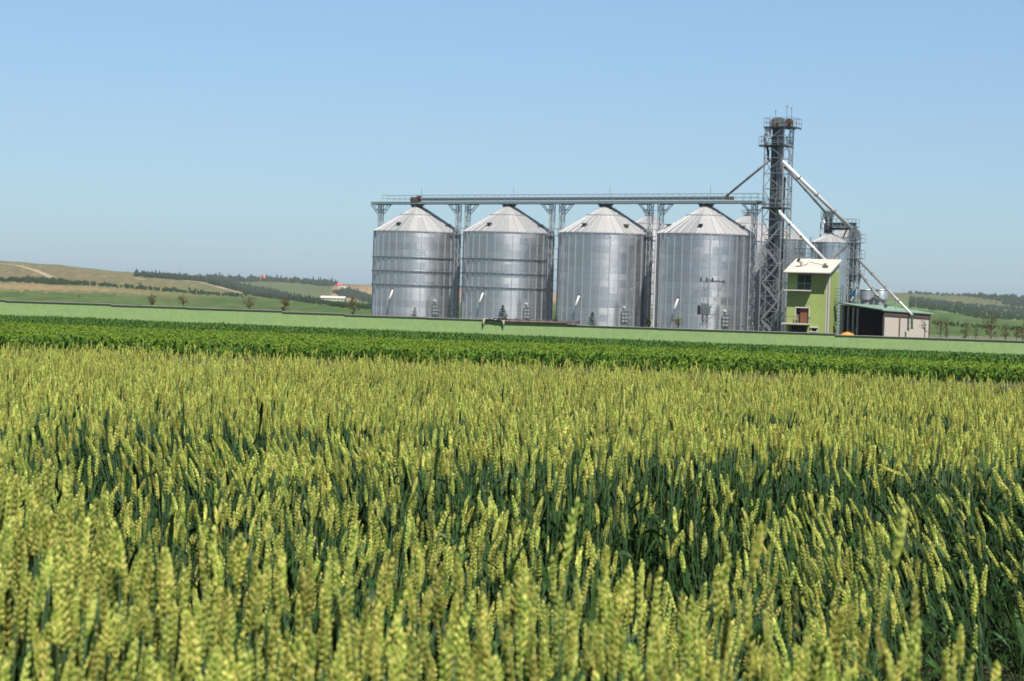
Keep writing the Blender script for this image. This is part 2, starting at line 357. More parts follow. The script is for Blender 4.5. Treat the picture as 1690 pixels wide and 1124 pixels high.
# ---------------------------------------------------------------- scattering by geometry nodes
def scatter(name, pts, rot, scl, idx, sources, label, kind='stuff'):
    c = bpy.data.collections.new(name+'_sources')
    for i, s in enumerate(sources): c.objects.link(s)
    me = bpy.data.meshes.new(name); N_ = len(pts); me.vertices.add(N_)
    me.vertices.foreach_set('co', np.asarray(pts, dtype=np.float32).ravel())
    a = me.attributes.new('rot', 'FLOAT_VECTOR', 'POINT'); a.data.foreach_set('vector', np.asarray(rot, dtype=np.float32).ravel())
    a = me.attributes.new('scl', 'FLOAT', 'POINT'); a.data.foreach_set('value', np.asarray(scl, dtype=np.float32))
    a = me.attributes.new('idx', 'INT', 'POINT'); a.data.foreach_set('value', np.asarray(idx, dtype=np.int32))
    me.update(); o = bpy.data.objects.new(name, me); COL.objects.link(o)
    ng = bpy.data.node_groups.new(name+'_nodes', 'GeometryNodeTree')
    ng.interface.new_socket('Geometry', in_out='INPUT', socket_type='NodeSocketGeometry')
    ng.interface.new_socket('Geometry', in_out='OUTPUT', socket_type='NodeSocketGeometry')
    N = ng.nodes; L = ng.links; gi = N.new('NodeGroupInput'); go = N.new('NodeGroupOutput')
    ip = N.new('GeometryNodeInstanceOnPoints'); ci = N.new('GeometryNodeCollectionInfo')
    ci.inputs['Collection'].default_value = c; ci.inputs['Separate Children'].default_value = True; ci.inputs['Reset Children'].default_value = True
    def na(nm, ty):
        q = N.new('GeometryNodeInputNamedAttribute'); q.data_type = ty; q.inputs['Name'].default_value = nm; return q.outputs['Attribute']
    er = N.new('FunctionNodeEulerToRotation'); L.new(na('rot', 'FLOAT_VECTOR'), er.inputs[0])
    L.new(gi.outputs[0], ip.inputs['Points']); L.new(ci.outputs[0], ip.inputs['Instance']); ip.inputs['Pick Instance'].default_value = True
    L.new(na('idx', 'INT'), ip.inputs['Instance Index']); L.new(er.outputs[0], ip.inputs['Rotation']); L.new(na('scl', 'FLOAT'), ip.inputs['Scale'])
    L.new(ip.outputs[0], go.inputs[0])
    md = o.modifiers.new('scatter', 'NODES'); md.node_group = ng
    tag(o, label, kind=kind); return o

# ---------------------------------------------------------------- foliage
def leaf_quads(b, c, r, n, size, rg, flat=1.0, mi=0):
    for _ in range(n):
        while True:
            q = Vector((rg.uniform(-1, 1), rg.uniform(-1, 1), rg.uniform(-1, 1)))
            if q.length < 1: break
        q = Vector((q.x*r[0], q.y*r[1], q.z*r[2])) + Vector(c)
        e = Euler((rg.uniform(0, 6.3), rg.uniform(0, 6.3), rg.uniform(0, 6.3))).to_matrix(); s = size*rg.uniform(.6, 1.3)
        b.add([q+e@Vector((-s, 0, 0)), q+e@Vector((0, -s*.5, s*.1)), q+e@Vector((s, 0, 0)), q+e@Vector((0, s*.5, -s*.1))], [(0, 1, 2, 3)], mi)
def far_tree_mesh(seed, con=False):
    rg = random.Random(seed); b = MB()
    if con:
        b.tube([(0, 0, 0), (0, 0, .9)], [.02, .008], 4, 1)
        for k in range(16):
            z = .1+.87*k/16; rr = .22*(1-z)+.02
            for j in range(9):
                a = rg.uniform(0, 6.3); q = Vector((math.cos(a)*rr, math.sin(a)*rr, z-.05)); s = Vector((-math.sin(a), math.cos(a), 0))*rr*.45
                b.add([(0, 0, z+.04), q+s, q*1.15-Vector((0, 0, .02+z*.15)), q-s], [(0, 1, 2, 3)])
    else:
        b.tube([(0, 0, 0), (0, 0, .5)], [.03, .02], 4, 1)
        for k in range(12):
            a = rg.uniform(0, 6.3); rr = rg.uniform(0, .3); z = rg.uniform(.22, .8)
            leaf_quads(b, (math.cos(a)*rr, math.sin(a)*rr, z), (.18, .18, .16), 26, .06, rg)
        leaf_quads(b, (0, 0, .5), (.36, .36, .42), 90, .06, rg)
    return b
far_dec = [far_tree_mesh(100+i).obj('wood_tree_%d' % i, [M['wood_far'], M['bark']], link=False) for i in range(5)]
far_con = [far_tree_mesh(200+i, True).obj('wood_zconifer_%d' % i, [M['needle_dark'], M['bark']], link=False) for i in range(3)]
def inpoly(x, y, P):
    c = False; j = len(P)-1
    for i in range(len(P)):
        if (P[i][1] > y) != (P[j][1] > y) and x < (P[j][0]-P[i][0])*(y-P[i][1])/(P[j][1]-P[i][1])+P[i][0]: c = not c
        j = i
    return c
def wood(name, polys, label, hpx, con=.15, seed=0):
    rg = random.Random(seed); pts = []; rot = []; scl = []; idx = []
    for P, cnt in polys:
        x0 = min(q[0] for q in P); x1 = max(q[0] for q in P); y0 = min(q[1] for q in P); y1 = max(q[1] for q in P); k = 0; tr = 0
        while k < cnt and tr < cnt*40:
            tr += 1; x = rg.uniform(x0, x1); y = rg.uniform(y0, y1)
            if not inpoly(x, y, P): continue
            p = hit(x, y); s = hpx*p.y/F*rg.uniform(.7, 1.3)
            ic = rg.random() < con
            pts.append((p.x, p.y, p.z-.1*s)); rot.append((0, 0, rg.uniform(0, 6.3))); scl.append(s*(rg.uniform(1.1, 1.7) if ic else rg.uniform(.75, 1.2))); idx.append(rg.randrange(5, 8) if ic else rg.randrange(5)); k += 1
    return scatter(name, pts, rot, scl, idx, [o.copy() for o in far_dec+far_con], label)
# woods on the left hills (pixel outlines are of the feet of the trees)
wood('forest', [([(222, 453), (300, 458), (345, 462), (395, 474), (440, 481), (500, 494), (530, 498), (520, 502), (455, 494), (405, 487), (365, 474), (330, 465.5), (222, 457)], 1500),
                ([(340, 458), (440, 462.5), (540, 467), (560, 471), (540, 474), (500, 469), (440, 465), (400, 466), (345, 466)], 600)],
     'dark mixed wood along the ridge and down the valley on the left', 6.8, .22, 1)
wood('hedge', [([(22, 462), (60, 462), (100, 465), (160, 470), (158, 472), (100, 471), (40, 467), (0, 466), (0, 463)], 420), ([(160, 470), (330, 484), (410, 489.5), (405, 491.5), (330, 487), (160, 473)], 170)],
     'dark hedge between the brown slope and the green field', 6, 0, 2)
wood('scrub', [([(505, 495), (540, 500), (615, 507), (618, 502), (560, 490), (548, 484), (575, 480), (618, 492), (618, 512), (560, 508), (505, 500)], 700)],
     'green scrub around the long white shed', 6, .05, 3)
wood('woodland', [([(1500, 492), (1540, 497), (1600, 505), (1690, 512), (1760, 518), (1760, 530), (1690, 529), (1620, 527), (1560, 515), (1500, 508)], 1500),
                  ([(1570, 488), (1620, 487), (1690, 490.5), (1760, 492), (1760, 505), (1700, 503), (1660, 500), (1610, 492)], 600),
                  ([(1640, 501), (1700, 500), (1760, 504), (1760, 512), (1680, 508)], 250),
                  ([(1500, 484), (1575, 488), (1575, 489.5), (1500, 485.5)], 35),
                  ([(1540, 533), (1700, 545), (1760, 549), (1760, 553), (1540, 538)], 200)],
     'dark green woodland patches on the right hillside', 5.2, .03, 4)
# single trees and bushes one can tell apart on the hills
ft_dec = far_tree_mesh(301).mesh('crown', [M['wood_far'], M['bark']]); ft_con = far_tree_mesh(302, True).mesh('crown', [M['needle_dark'], M['bark']])
for (x, y, h, con, lab) in [
    (211, 450.5, 4.5, 1, 'tiny lone conifer on the ridge left of the wood'), (225, 452.8, 12, 1, 'tallest dark conifer at the left end of the ridge wood'),
    (234, 453.5, 9, 1, 'second dark conifer from the left end of the ridge wood'), (246, 454.5, 8, 1, 'slim dark conifer near the left end of the ridge wood'),
    (257, 455.5, 10, 1, 'dark conifer in the middle of the ridge group'), (279, 456.8, 7, 1, 'small dark conifer right of the ridge group'),
    (232, 475.5, 11, 0, 'round dark bush standing alone above the green field'), (211, 473.5, 6, 0, 'small round bush left of the lone dark bush'),
    (313, 481, 8, 0, 'left one of the pair of round bushes in the field hedge'), (322, 482, 7, 0, 'right one of the pair of round bushes in the field hedge'),
    (440.5, 464, 12, 1, 'tall pointed conifer right of the red roofed hill house'), (447, 464, 8, 1, 'shorter conifer beside the tall one by the hill house'),
    (455, 465, 7, 1, 'dark conifer further right of the red roofed hill house'), (504, 467, 9, 1, 'pointed conifer on the ridge by the small orange roof'),
    (424, 464, 9, 0, 'broad green tree left of the red roofed hill house'), (387, 463, 9, 0, 'green tree on the ridge left of the hill house'),
    (1547, 487, 6, 0, 'dark tree clump breaking the right hill skyline'), (1592, 489, 6, 0, 'rounded dark tree further right on the hill skyline')]:
    p = hit(x, y); s = h*p.y/F
    o = bpy.data.objects.new('conifer' if con else 'hill_tree', ft_con if con else ft_dec); COL.objects.link(o)
    o.location = (p.x, p.y, p.z-.05*s); o.scale = (s, s, s); o.rotation_euler = (0, 0, x)
    tag(o, lab, 'tree', 'conifers on the far ridge' if con else 'single trees on the far hills')

# ---------------------------------------------------------------- houses on the hills
def hill_house(px, py, wpx, label, walls=.4, name='house', rz=.4, roofm='redroof'):
    p = hit(px, py); k = p.y/F; W = wpx*k; D = W*.7; H = W*walls
    e = empty(name, (p.x, p.y, p.z-.3), rz, label, 'house', None)
    MB().box((0, 0, H/2), (W, D, H)).obj('wall', M['cream'], e)
    b = MB(); rh = W*.38; x = W*.56; y = D*.6
    b.add([(-x, -y, H), (x, -y, H), (x, y, H), (-x, y, H), (-x*.8, 0, H+rh), (x*.8, 0, H+rh)], [(0, 1, 5, 4), (2, 3, 4, 5), (1, 2, 5), (3, 0, 4), (3, 2, 1, 0)])
    rf = b.obj('roof', M[roofm], e); MB().box((W*.2, 0, H+rh), (W*.09, W*.09, W*.22)).obj('chimney', M['cream'], rf)
    for sx in (-.25, .22): MB().box((W*sx, -D/2-.02, H*.5), (W*.13, .12, H*.4)).obj('window', M['glass'], e)
    return e
hill_house(433, 463, 10.5, 'white hill house with steep red roof by the tall conifer', .38)
hill_house(373, 462, 7, 'half hidden house with orange roof in the ridge trees', .3)
hill_house(495, 466, 5, 'tiny orange roofed hut on the ridge right of the red roofed house', .3)
hill_house(560, 474, 9, 'house with red roof above the brown field', .35)
hill_house(568, 476, 5, 'small pale outbuilding beside the house above the brown field', .35, 'outbuilding', .3, 'beige')
p = hit(550, 496); k = p.y/F; e = empty('long_shed', (p.x, p.y, p.z), -.12, 'long low white farm shed in the green scrub', 'farm shed')
W = 40*k; b = MB().box((0, 0, 1.2), (W, 9, 2.6)); b.obj('wall', M['cream'], e)
b = MB(); b.add([(-W/2-.5, -5.2, 2.4), (W/2+.5, -5.2, 2.4), (W/2+.5, 5.2, 2.4), (-W/2-.5, 5.2, 2.4), (-W/2-.5, 0, 4.6), (W/2+.5, 0, 4.6)], [(0, 1, 5, 4), (2, 3, 4, 5), (1, 2, 5), (3, 0, 4), (3, 2, 1, 0)]); b.obj('roof', M['cream'], e)
for i in range(6): MB().box((-W/2+W*(i+.5)/6, -4.52, 1.5), (W*.07, .1, 1.0)).obj('window', M['glass'], e)
# two pylons on the right skyline
for x, lab in ((1491, 'faint lattice pylon on the right skyline, the taller'), (1512, 'faint lattice pylon on the right skyline, the shorter')):
    p = hit(x, 483.5); k = p.y/F; h = (8 if x < 1500 else 5)*k; e = empty('pylon', (p.x, p.y, p.z), 0, lab, 'pylon', 'pylons on the right skyline')
    b = MB()
    for s in (-1, 1): b.bar((s*h*.16, 0, 0), (s*h*.03, 0, h), .25)
    for i in range(5): z = h*i/5; q = .16-.026*i; b.bar((-q*h, 0, z), ((q-.02)*h, 0, z+h/5), .15); b.bar((q*h, 0, z), (-(q-.02)*h, 0, z+h/5), .15)
    b.obj('mast', M['lattice'], e)
    for z in (.78, .95): MB().bar((-h*.28, 0, h*z), (h*.28, 0, h*z), .25).obj('crossarm', M['lattice'], e)

# ---------------------------------------------------------------- boundary wall
WY = lambda x: 207 - .10*x
def wall_pt(px, py):
    d = 207
    for _ in range(6): d = WY(at(px, py, d).x)
    return at(px, py, d)
SEC = [(-420, 10, 494.6), (10, 184, 501.3), (184, 309, 506.6), (309, 466.5, 512.4), (466.5, 569, 517.4), (569, 705, 523.3), (705, 818, 527.4), (818, 936, 532.2), (936, 1087, 540.6), (1087, 1378, 550.3), (1378, 1760, 564.5), (1760, 2300, 580)]
bw = empty('boundary_wall', (0, 207, -4.4), 0, 'long pale green wall stepping down to the right with a grey coping', 'wall')
wdir = Vector((1, -.10, 0)).normalized(); wang = math.atan2(wdir.y, wdir.x)
for x0, x1, yend in SEC:
    pe = wall_pt(x1, yend); z = pe.z; X1 = pe.x; X0 = wall_pt(x0, yend-(x1-x0)*.03).x
    L_ = (X1-X0)/wdir.x; xm = (X0+X1)/2; ym = WY(xm)
    l = Vector((xm, ym, 0))-Vector(bw.location)
    MB().box((l.x, l.y, (z-.12-6.2)/2+4.4), (L_-.004, .25, z-.12+6.2), wang).obj('wall_panel', M['wallgreen'], bw)
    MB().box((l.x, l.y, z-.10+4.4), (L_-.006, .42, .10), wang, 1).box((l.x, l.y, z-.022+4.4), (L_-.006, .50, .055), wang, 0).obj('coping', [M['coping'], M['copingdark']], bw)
# debris roof lying on and behind the wall, x 797..955
def quadslab(b, P, th, mi=0):
    P = [Vector(q) for q in P]; Q = [q-Vector((0, 0, th)) for q in P]
    b.add(P+Q, [(0, 1, 2, 3), (7, 6, 5, 4), (4, 5, 1, 0), (5, 6, 2, 1), (6, 7, 3, 2), (7, 4, 0, 3)], mi)
def wxyz(px, py, off):
    p = wall_pt(px, py); return Vector((p.x, p.y+off, p.z))
e = empty('low_lean_to', wxyz(880, 531, 1.5), 0, 'rusty sheet roof of a low lean-to just above the green wall', 'lean-to'); lo = Vector(e.location)
b = MB(); P = [wxyz(826, 529.6, -.4)-lo, wxyz(952, 533, -.4)-lo, wxyz(958, 531.0, 3)-lo, wxyz(815, 526.2, 3)-lo]; quadslab(b, P, .07); b.obj('roof', M['rust'], e)
b = MB()
for i in range(9):
    a = P[0].lerp(P[1], i/8); c = P[3].lerp(P[2], i/8); b.bar(a+Vector((0, 0, .05)), c+Vector((0, 0, .05)), .07)
b.obj('rafter', M['rust'], e)
b = MB()
for i in range(5): a = P[3].lerp(P[2], i/4); MB().bar(a-Vector((0, .1, .08)), a-Vector((0, .1, 1.8)), .1).obj('post', M['brown'], e)
pass
e = empty('tarpaulin', wxyz(815, 528, .5), 0, 'crumpled tan tarpaulin draped over the wall at the left of the rusty roof', 'tarpaulin'); lo = Vector(e.location)
b = MB(); nx, ny = 24, 6
def tp(i, j):
    px = 797+38*i/nx; q = wxyz(px, 526.5+i*.17, -.55+j*.45)-lo; return q+Vector((0, 0, .10+.12*noise.noise(Vector((i*.5, j*.7, 2)))+(-.02*j)))
b.add([tp(i, j) for j in range(ny) for i in range(nx+1)], [(j*(nx+1)+i, j*(nx+1)+i+1, (j+1)*(nx+1)+i+1, (j+1)*(nx+1)+i) for j in range(ny-1) for i in range(nx)])
a = tp(0, 0); b.add([a, tp(3, 0), tp(1, 0)-Vector((.05, .02, .75))], [(0, 2, 1)]); b.add([tp(20, 0), tp(23, 0), tp(22, 0)-Vector((0, .02, .6))], [(0, 2, 1)])
b.obj('sheet', M['tan_tarp'], e, smooth=True)

# ---------------------------------------------------------------- silos
RAD = 6.1; EAVE = 9.0; BASE = -4.2; RISE = 3.45
def silo_protos(Rr, Hh, rise, nrib=32):
    b = MB(); prof = []; n = int(Hh/.0275)
    for i in range(n+1): z = Hh*i/n; prof.append((Rr+.009*math.cos(2*math.pi*z/.11), z))
    b.lathe(prof, 96, cap=False); wall = b.mesh('wall', M['steel'], True)
    b = MB(); ns = nrib*2
    vs = [((Rr+.12)*math.cos(2*math.pi*k/ns), (Rr+.12)*math.sin(2*math.pi*k/ns), Hh-.08) for k in range(ns)]+[(.55*math.cos(2*math.pi*k/ns), .55*math.sin(2*math.pi*k/ns), Hh+rise) for k in range(ns)]
    fs = [(k, (k+1) % ns, ns+(k+1) % ns, ns+k) for k in range(ns)]; b.add(vs, fs)
    b.lathe([(Rr+.12, Hh-.18), (Rr+.13, Hh-.09)], ns, cap=False)
    for k in range(nrib):                                          # standing seams
        a = 2*math.pi*k/nrib; c, s = math.cos(a), math.sin(a)
        b.bar(((Rr+.13)*c, (Rr+.13)*s, Hh-.03), (.5*c, .5*s, Hh+rise+.04), .05, .10)
    roof = b.mesh('roof', M['roofsteel'])
    rib = MB().box((Rr+.045, 0, Hh/2), (.09, .12, Hh)).mesh('stiffener', M['rib'])
    return wall, roof, rib
PW, PR, PRIB = silo_protos(RAD, EAVE-BASE, RISE)
def ring_mesh(Rr, w_, h_, seg, nm, m):
    b = MB(); b.lathe([(Rr, -h_/2), (Rr+w_, -h_/2), (Rr+w_, h_/2), (Rr, h_/2)], seg, cap=False)
    for k in range(32):
        a = 2*math.pi*(k+.5)/32; b.box(((Rr+w_*.9)*math.cos(a), (Rr+w_*.9)*math.sin(a), 0), (.07, .18, h_*1.6), a)
    return b.mesh(nm, m)
PRING = ring_mesh(RAD+.06, .10, .11, 64, 'wind_ring', M['ring'])
def mk(name, me, parent, loc=(0, 0, 0), rz=0):
    o = bpy.data.objects.new(name, me); COL.objects.link(o); o.parent = parent; o.location = loc; o.rotation_euler = (0, 0, rz); return o
H = EAVE-BASE
def roof_z(r): return H-.08+(RISE+.08)*(RAD+.12-r)/(RAD+.12-.55)
# shared part meshes (local frame of the silo: -Y faces the camera)
def pol(a, r, z): a = R(a-90); return Vector((r*math.cos(a), r*math.sin(a), z))
b = MB()
for k in range(32):
    a = 360*k/32
    b.bar(pol(a, 2.55, roof_z(2.55)+.02), pol(a, 2.55, roof_z(2.55)+.16), .05)
    b.bar(pol(a, 2.55, roof_z(2.55)+.15), pol(a+11.25, 2.55, roof_z(2.55)+.15), .07)
P_RR = b.mesh('roof_ring', M['rib'])
b = MB(); b.lathe([(.62, H+RISE-.05), (.62, H+RISE+.16), (.35, H+RISE+.22), (.25, H+RISE+.3)], 24); P_CAP = b.mesh('roof_cap', M['darksteel'])
b = MB(); a = 80
for off in (-3.0, 3.0): b.bar(pol(a+off*.4, RAD, roof_z(RAD)+.16), pol(a+off*4, .8, roof_z(.8)+.16), .05)
for i in range(26):
    r = RAD-.2*i
    b.bar(pol(a-1.5*RAD/r*.8, r, roof_z(r)+.1), pol(a+1.5*RAD/r*.8, r, roof_z(r)+.1), .09)
    if i % 4 == 0: b.bar(pol(a, r, roof_z(r)), pol(a, r, roof_z(r)+.22), .05)
P_ST = b.mesh('roof_stairs', M['darksteel'])
def vent_mesh(a):
    b = MB(); r = 4.9; b.box(pol(a, r, roof_z(r)+.17), (.45, .5, .26), R(a)); b.box(pol(a, r+.1, roof_z(r)+.33), (.6, .7, .06), R(a)); return b.mesh('roof_vent', M['darksteel'])
b = MB(); p0 = pol(-31, RAD+.02, 4.85); d = Vector((-.28, -.55, -.85)).normalized()
b.tube([p0+Vector((0, .1, .06)), p0+Vector((-.05, -.16, 0)), p0+Vector((-.05, -.16, 0))+d*1.5], .15, 12); P_CH = b.mesh('spout', M['white'], True)
b = MB(); b.lathe([(.24, 0), (.24, .1)], 14); b2 = MB(); m3 = Matrix.Rotation(R(-31), 3, 'Z') @ Matrix.Rotation(R(90), 3, 'X')
b2.add([m3 @ Vector(v)+p0+Vector((0, 0, .06)) for v in b.v], b.f); P_FL = b2.mesh('spout_flange', M['darksteel'])
b = MB(); a = 26; T = Vector((math.cos(R(a)), math.sin(R(a)), 0)); c = pol(a, RAD+.10, 0)
b.box(c+Vector((0, 0, 2.4)), (.85, .14, 1.3), R(a)); P_DOOR = b.mesh('door', M['rib'])
b = MB(); c2 = pol(a, RAD+.20, 0)
for z in (1.72, 2.15, 2.6, 3.08): b.bar(c2-T*.46+Vector((0, 0, z)), c2+T*.46+Vector((0, 0, z)), .06)
for s in (-.46, 0, .46): b.bar(c2+T*s+Vector((0, 0, 1.7)), c2+T*s+Vector((0, 0, 3.1)), .06)
P_DF = b.mesh('door_frame', M['darksteel'])
b = MB(); c3 = c2-T*1.1-Vector((0, .1, 0))
for s in (-.18, .18): b.bar(c3+T*s, c3+T*s+Vector((0, 0, 4.4)), .05)
for i in range(14): b.bar(c3-T*.18+Vector((0, 0, .2+.3*i)), c3+T*.18+Vector((0, 0, .2+.3*i)), .04)
P_LAD = b.mesh('ladder', M['ring'])
b = MB(); q = pol(a-1, RAD+.12, 3.65); b.tube([q, q+Vector((.05, -.12, 0))], .13, 12); P_HATCH = b.mesh('hatch', M['white'])
VENTS = [(-32, 58), (-32, 58), (-34, 32), (-72, -8, 66)]
SPX = [(688, 256), (838.5, 247), (998.8, 238.5), (1164, 230)]
SILOS = []
slabs = ['leftmost large steel silo with three dark wind rings', 'second large steel silo from the left, with wind rings and a pine before it',
         'third large steel silo from the left, smooth without wind rings', 'rightmost large front silo, smooth, behind the transformer pole']
for i, (px, d) in enumerate(SPX):
    X = at(px, 420, d).x
    e = empty('grain_silo', (X, d, BASE), -math.atan2(X, d), slabs[i], 'silo', 'large silos of the front row'); SILOS.append(Vector((X, d, 0)))
    mk('wall', PW, e, rz=.05*i); mk('roof', PR, e); mk('roof_ring', P_RR, e); mk('roof_cap', P_CAP, e); mk('roof_stairs', P_ST, e)
    for k in range(32): mk('stiffener', PRIB, e, rz=2*math.pi*(k+.5)/32)
    if i < 2:
        for z in (9.45, 7.55, 5.65): mk('wind_ring', PRING, e, (0, 0, z))
    for a in VENTS[i]: mk('roof_vent', vent_mesh(a), e)
    ch = mk('spout', P_CH, e); mk('flange', P_FL, ch); dr = mk('door', P_DOOR, e); mk('door_frame', P_DF, dr); mk('ladder', P_LAD, e); mk('hatch', P_HATCH, e)
# back row of large silos
for j, (px, d, lab) in enumerate([(1069, 263, 'large silo behind, its roof showing between the third and fourth front silos'), (1232, 253, 'large silo behind the elevator tower, its roof right of the last front silo')]):
    X = at(px, 420, d).x; e = empty('grain_silo', (X, d, BASE), 0, lab, 'silo', 'large silos of the back row')
    mk('wall', PW, e); mk('roof', PR, e); mk('roof_ring', P_RR, e); mk('roof_cap', P_CAP, e)
    for k in range(32): mk('stiffener', PRIB, e, rz=2*math.pi*(k+.5)/32)
    b = MB(); b.box((0, 0, H+RISE+.45), (1.5, .5, .12)); b.bar((-1.0, 0, H+RISE+.7), (1.1, 0, H+RISE+.9), .08); b.bar((0, 0, H+RISE+.2), (0, 0, H+RISE+.8), .2); b.obj('inlet', M['darksteel'], e)
# small hopper silos right of the tower
def small_silo(px, d, r, eave_py, apex_py, lab):
    X = at(px, eave_py, d).x; ze = at(px, eave_py, d).z; za = at(px, apex_py, d).z; e = empty('hopper_silo', (X, d, BASE), 0, lab, 'silo', 'small silos beside the second tower')
    Hh = ze-BASE; b = MB(); n = int(Hh/.055); b.lathe([(r+.012*math.cos(2*math.pi*i/2), Hh*i/n) for i in range(n+1)], 48, cap=False); b.obj('wall', M['steel'], e, smooth=True)
    b = MB(); b.lathe([(r+.1, Hh-.05), (r+.1, Hh+.02), (.3, Hh+za-ze), (.3, Hh+za-ze+.2)], 24)
    for k in range(20): a = 2*math.pi*k/20; b.bar(((r+.1)*math.cos(a), (r+.1)*math.sin(a), Hh+.04), (.3*math.cos(a), .3*math.sin(a), Hh+za-ze+.04), .05, .08)
    b.obj('roof', M['roofsteel'], e)
    for k in range(14): a = 2*math.pi*(k+.3)/14; MB().box(((r+.04)*math.cos(a), (r+.04)*math.sin(a), Hh/2), (.08, .08, Hh), a).obj('stiffener', M['rib'], e)
    b = MB(); rr = r+.35
    for k in range(24):
        a = 2*math.pi*k/24; a2 = 2*math.pi*(k+1)/24
        b.bar((rr*math.cos(a), rr*math.sin(a), Hh), (rr*math.cos(a2), rr*math.sin(a2), Hh), .06)
    b.obj('eave_ring', M['darksteel'], e); return e
small_silo(1298, 243, 2.6, 396, 379, 'small steel silo half hidden behind the elevator tower')
small_silo(1370.5, 234, 2.35, 401, 386, 'small steel silo right behind the green building')
small_silo(1391, 240, 2.0, 393, 381, 'small steel silo behind the second tower')

# ---------------------------------------------------------------- conveyor bridge
a0, a3 = SILOS[0], SILOS[3]; rd = (a3-a0).normalized(); rn = Vector((-rd.y, rd.x, 0)); ra = math.atan2(rd.y, rd.x)
CZ = 12.88
def rowp(s, off=0, z=0): return a0+rd*s+rn*off+Vector((0, 0, z))
def s_of(px, py=332):                                               # row parameter seen at that column
    lo_, hi = -20, 70
    for _ in range(40):
        m_ = (lo_+hi)/2
        if proj(rowp(m_, 0, CZ))[0] < px: lo_ = m_
        else: hi = m_
    return lo_
S0, S1 = s_of(618), s_of(1257)
cb = empty('conveyor_bridge', rowp((S0+S1)/2, 0, CZ), 0, 'long blue grey conveyor bridge running over the four large silos', 'conveyor'); lo = Vector(cb.location)
def rb(s, off, z): return rowp(s, off, z)-lo
b = MB()
for off in (-.75, .75):
    b.bar(rb(S0, off, CZ+.12), rb(S1, off, CZ+.12), .12, .30)
n = int((S1-S0)/.8)
for i in range(n+1): s = S0+(S1-S0)*i/n; b.bar(rb(s, -.75, CZ+.05), rb(s, .75, CZ+.05), .08)
b.obj('deck_beam', M['bluegrey'], cb)
MB().bar(rb(S0, 0, CZ+.30), rb(S1, 0, CZ+.30), 1.4, .03).obj('walkway', M['lattice'], cb)
b = MB(); c0, c1 = s_of(695), s_of(1203)
b.bar(rb(c0, -.25, CZ+.66), rb(c1, -.25, CZ+.66), .55, .42)
for i in range(int((c1-c0)/1.0)):
    s = c0+i*1.0; b.bar(rb(s, -.56, CZ+.46), rb(s, -.56, CZ+.86), .05)
b.obj('conveyor_casing', M['bluegrey'], cb)
b = MB()
for off in (-.78, .78):
    n = int((S1-S0-2)/1.0)
    for i in range(n+1): s = S0+2+(S1-S0-2)*i/n; b.bar(rb(s, off, CZ+.2), rb(s, off, CZ+1.22), .045)
    for z in (.72, 1.22): b.bar(rb(S0+2, off, CZ+z), rb(S1, off, CZ+z), .045)
b.bar(rb(S0+2, -.78, CZ+1.22), rb(S0+2, .78, CZ+1.22), .045)
b.obj('railing', M['lattice'], cb)
b = MB(); s = s_of(690); b.box(rb(s, -.5, CZ+.62), (1.3, .8, .62), ra); b.tube([rb(s-.8, -.55, CZ+.6), rb(s+.7, -.55, CZ+.6)], .28, 10); b.box(rb(s+.7, -.75, CZ+.95), (.5, .4, .35), ra); b.obj('drive_motor', M['rust'], cb)
b = MB(); s = s_of(1206); b.box(rb(s, -.3, CZ+.64), (.9, .6, .42), ra); b.obj('tail_unit', M['rust'], cb)
for i in range(4):
    s = (SILOS[i]-a0).length; z0 = BASE+H+RISE
    b = MB(); b.tube([rb(s, 0, z0+.25), rb(s, 0, CZ+.1)], [.25, .3], 10); b.tube([rb(s+.75, 0, z0-.35), rb(s+.3, 0, CZ)], .08, 6); b.tube([rb(s-.75, 0, z0-.35), rb(s-.3, 0, CZ)], .08, 6)
    b.box(rb(s, -.2, CZ-.12), (1.9, .9, .12), ra); b.box(rb(s-.7, -.3, CZ-.3), (.35, .35, .3), ra); b.box(rb(s+.8, -.3, CZ-.3), (.35, .35, .3), ra)
    b.obj('discharge_chute', M['darksteel'], cb)
    MB().bar(rb(s+.35, .2, CZ+.8), rb(s+.35, .2, CZ+2.3), .05).obj('lightning_rod', M['midsteel'], cb)
# lattice columns under the bridge
def lattice(b, base, top, w_, n, ang, t=.09, tb=.055, sides=(0, 1, 2, 3), hor=True):
    ux = Vector((math.cos(ang), math.sin(ang), 0)); uy = Vector((-ux.y, ux.x, 0)); w2 = w_/2 if not isinstance(w_, tuple) else None
    wx, wy = (w_[0]/2, w_[1]/2) if isinstance(w_, tuple) else (w2, w2)
    C = [ux*i*wx+uy*j*wy for i, j in ((-1, -1), (1, -1), (1, 1), (-1, 1))]
    hgt = top-base
    for k in sides:
        A, B = C[k], C[(k+1) % 4]
        for i in range(n):
            z0, z1 = base+hgt*i/n, base+hgt*(i+1)/n
            u0, u1 = (A, B) if i % 2 else (B, A)
            b.bar(u0+Vector((0, 0, z0)), u1+Vector((0, 0, z1)), tb)
            if hor: b.bar(A+Vector((0, 0, z0)), B+Vector((0, 0, z0)), tb)
    return C
cols_px = []
clab = ['lattice column at the left end of the bridge', 'left column of the pair between the first and second silos', 'right column of the pair between the first and second silos',
        'left column of the pair between the second and third silos', 'right column of the pair between the second and third silos',
        'left column of the pair between the third and fourth silos', 'right column of the pair between the third and fourth silos', 'lattice column at the right end of the bridge']
sI = [(SILOS[i]-a0).length for i in range(4)]; sp = sI[3]/3
mids = [sI[0]-sp/2+.2] + [(sI[i]+sI[i+1])/2 for i in range(3)] + [sI[3]+sp/2-.2]
css = [(mids[0]+.75, -1)]
for m_ in mids[1:4]: css += [(m_-.78, 1), (m_+.78, -1)]
css += [(mids[4]-.75, 1)]
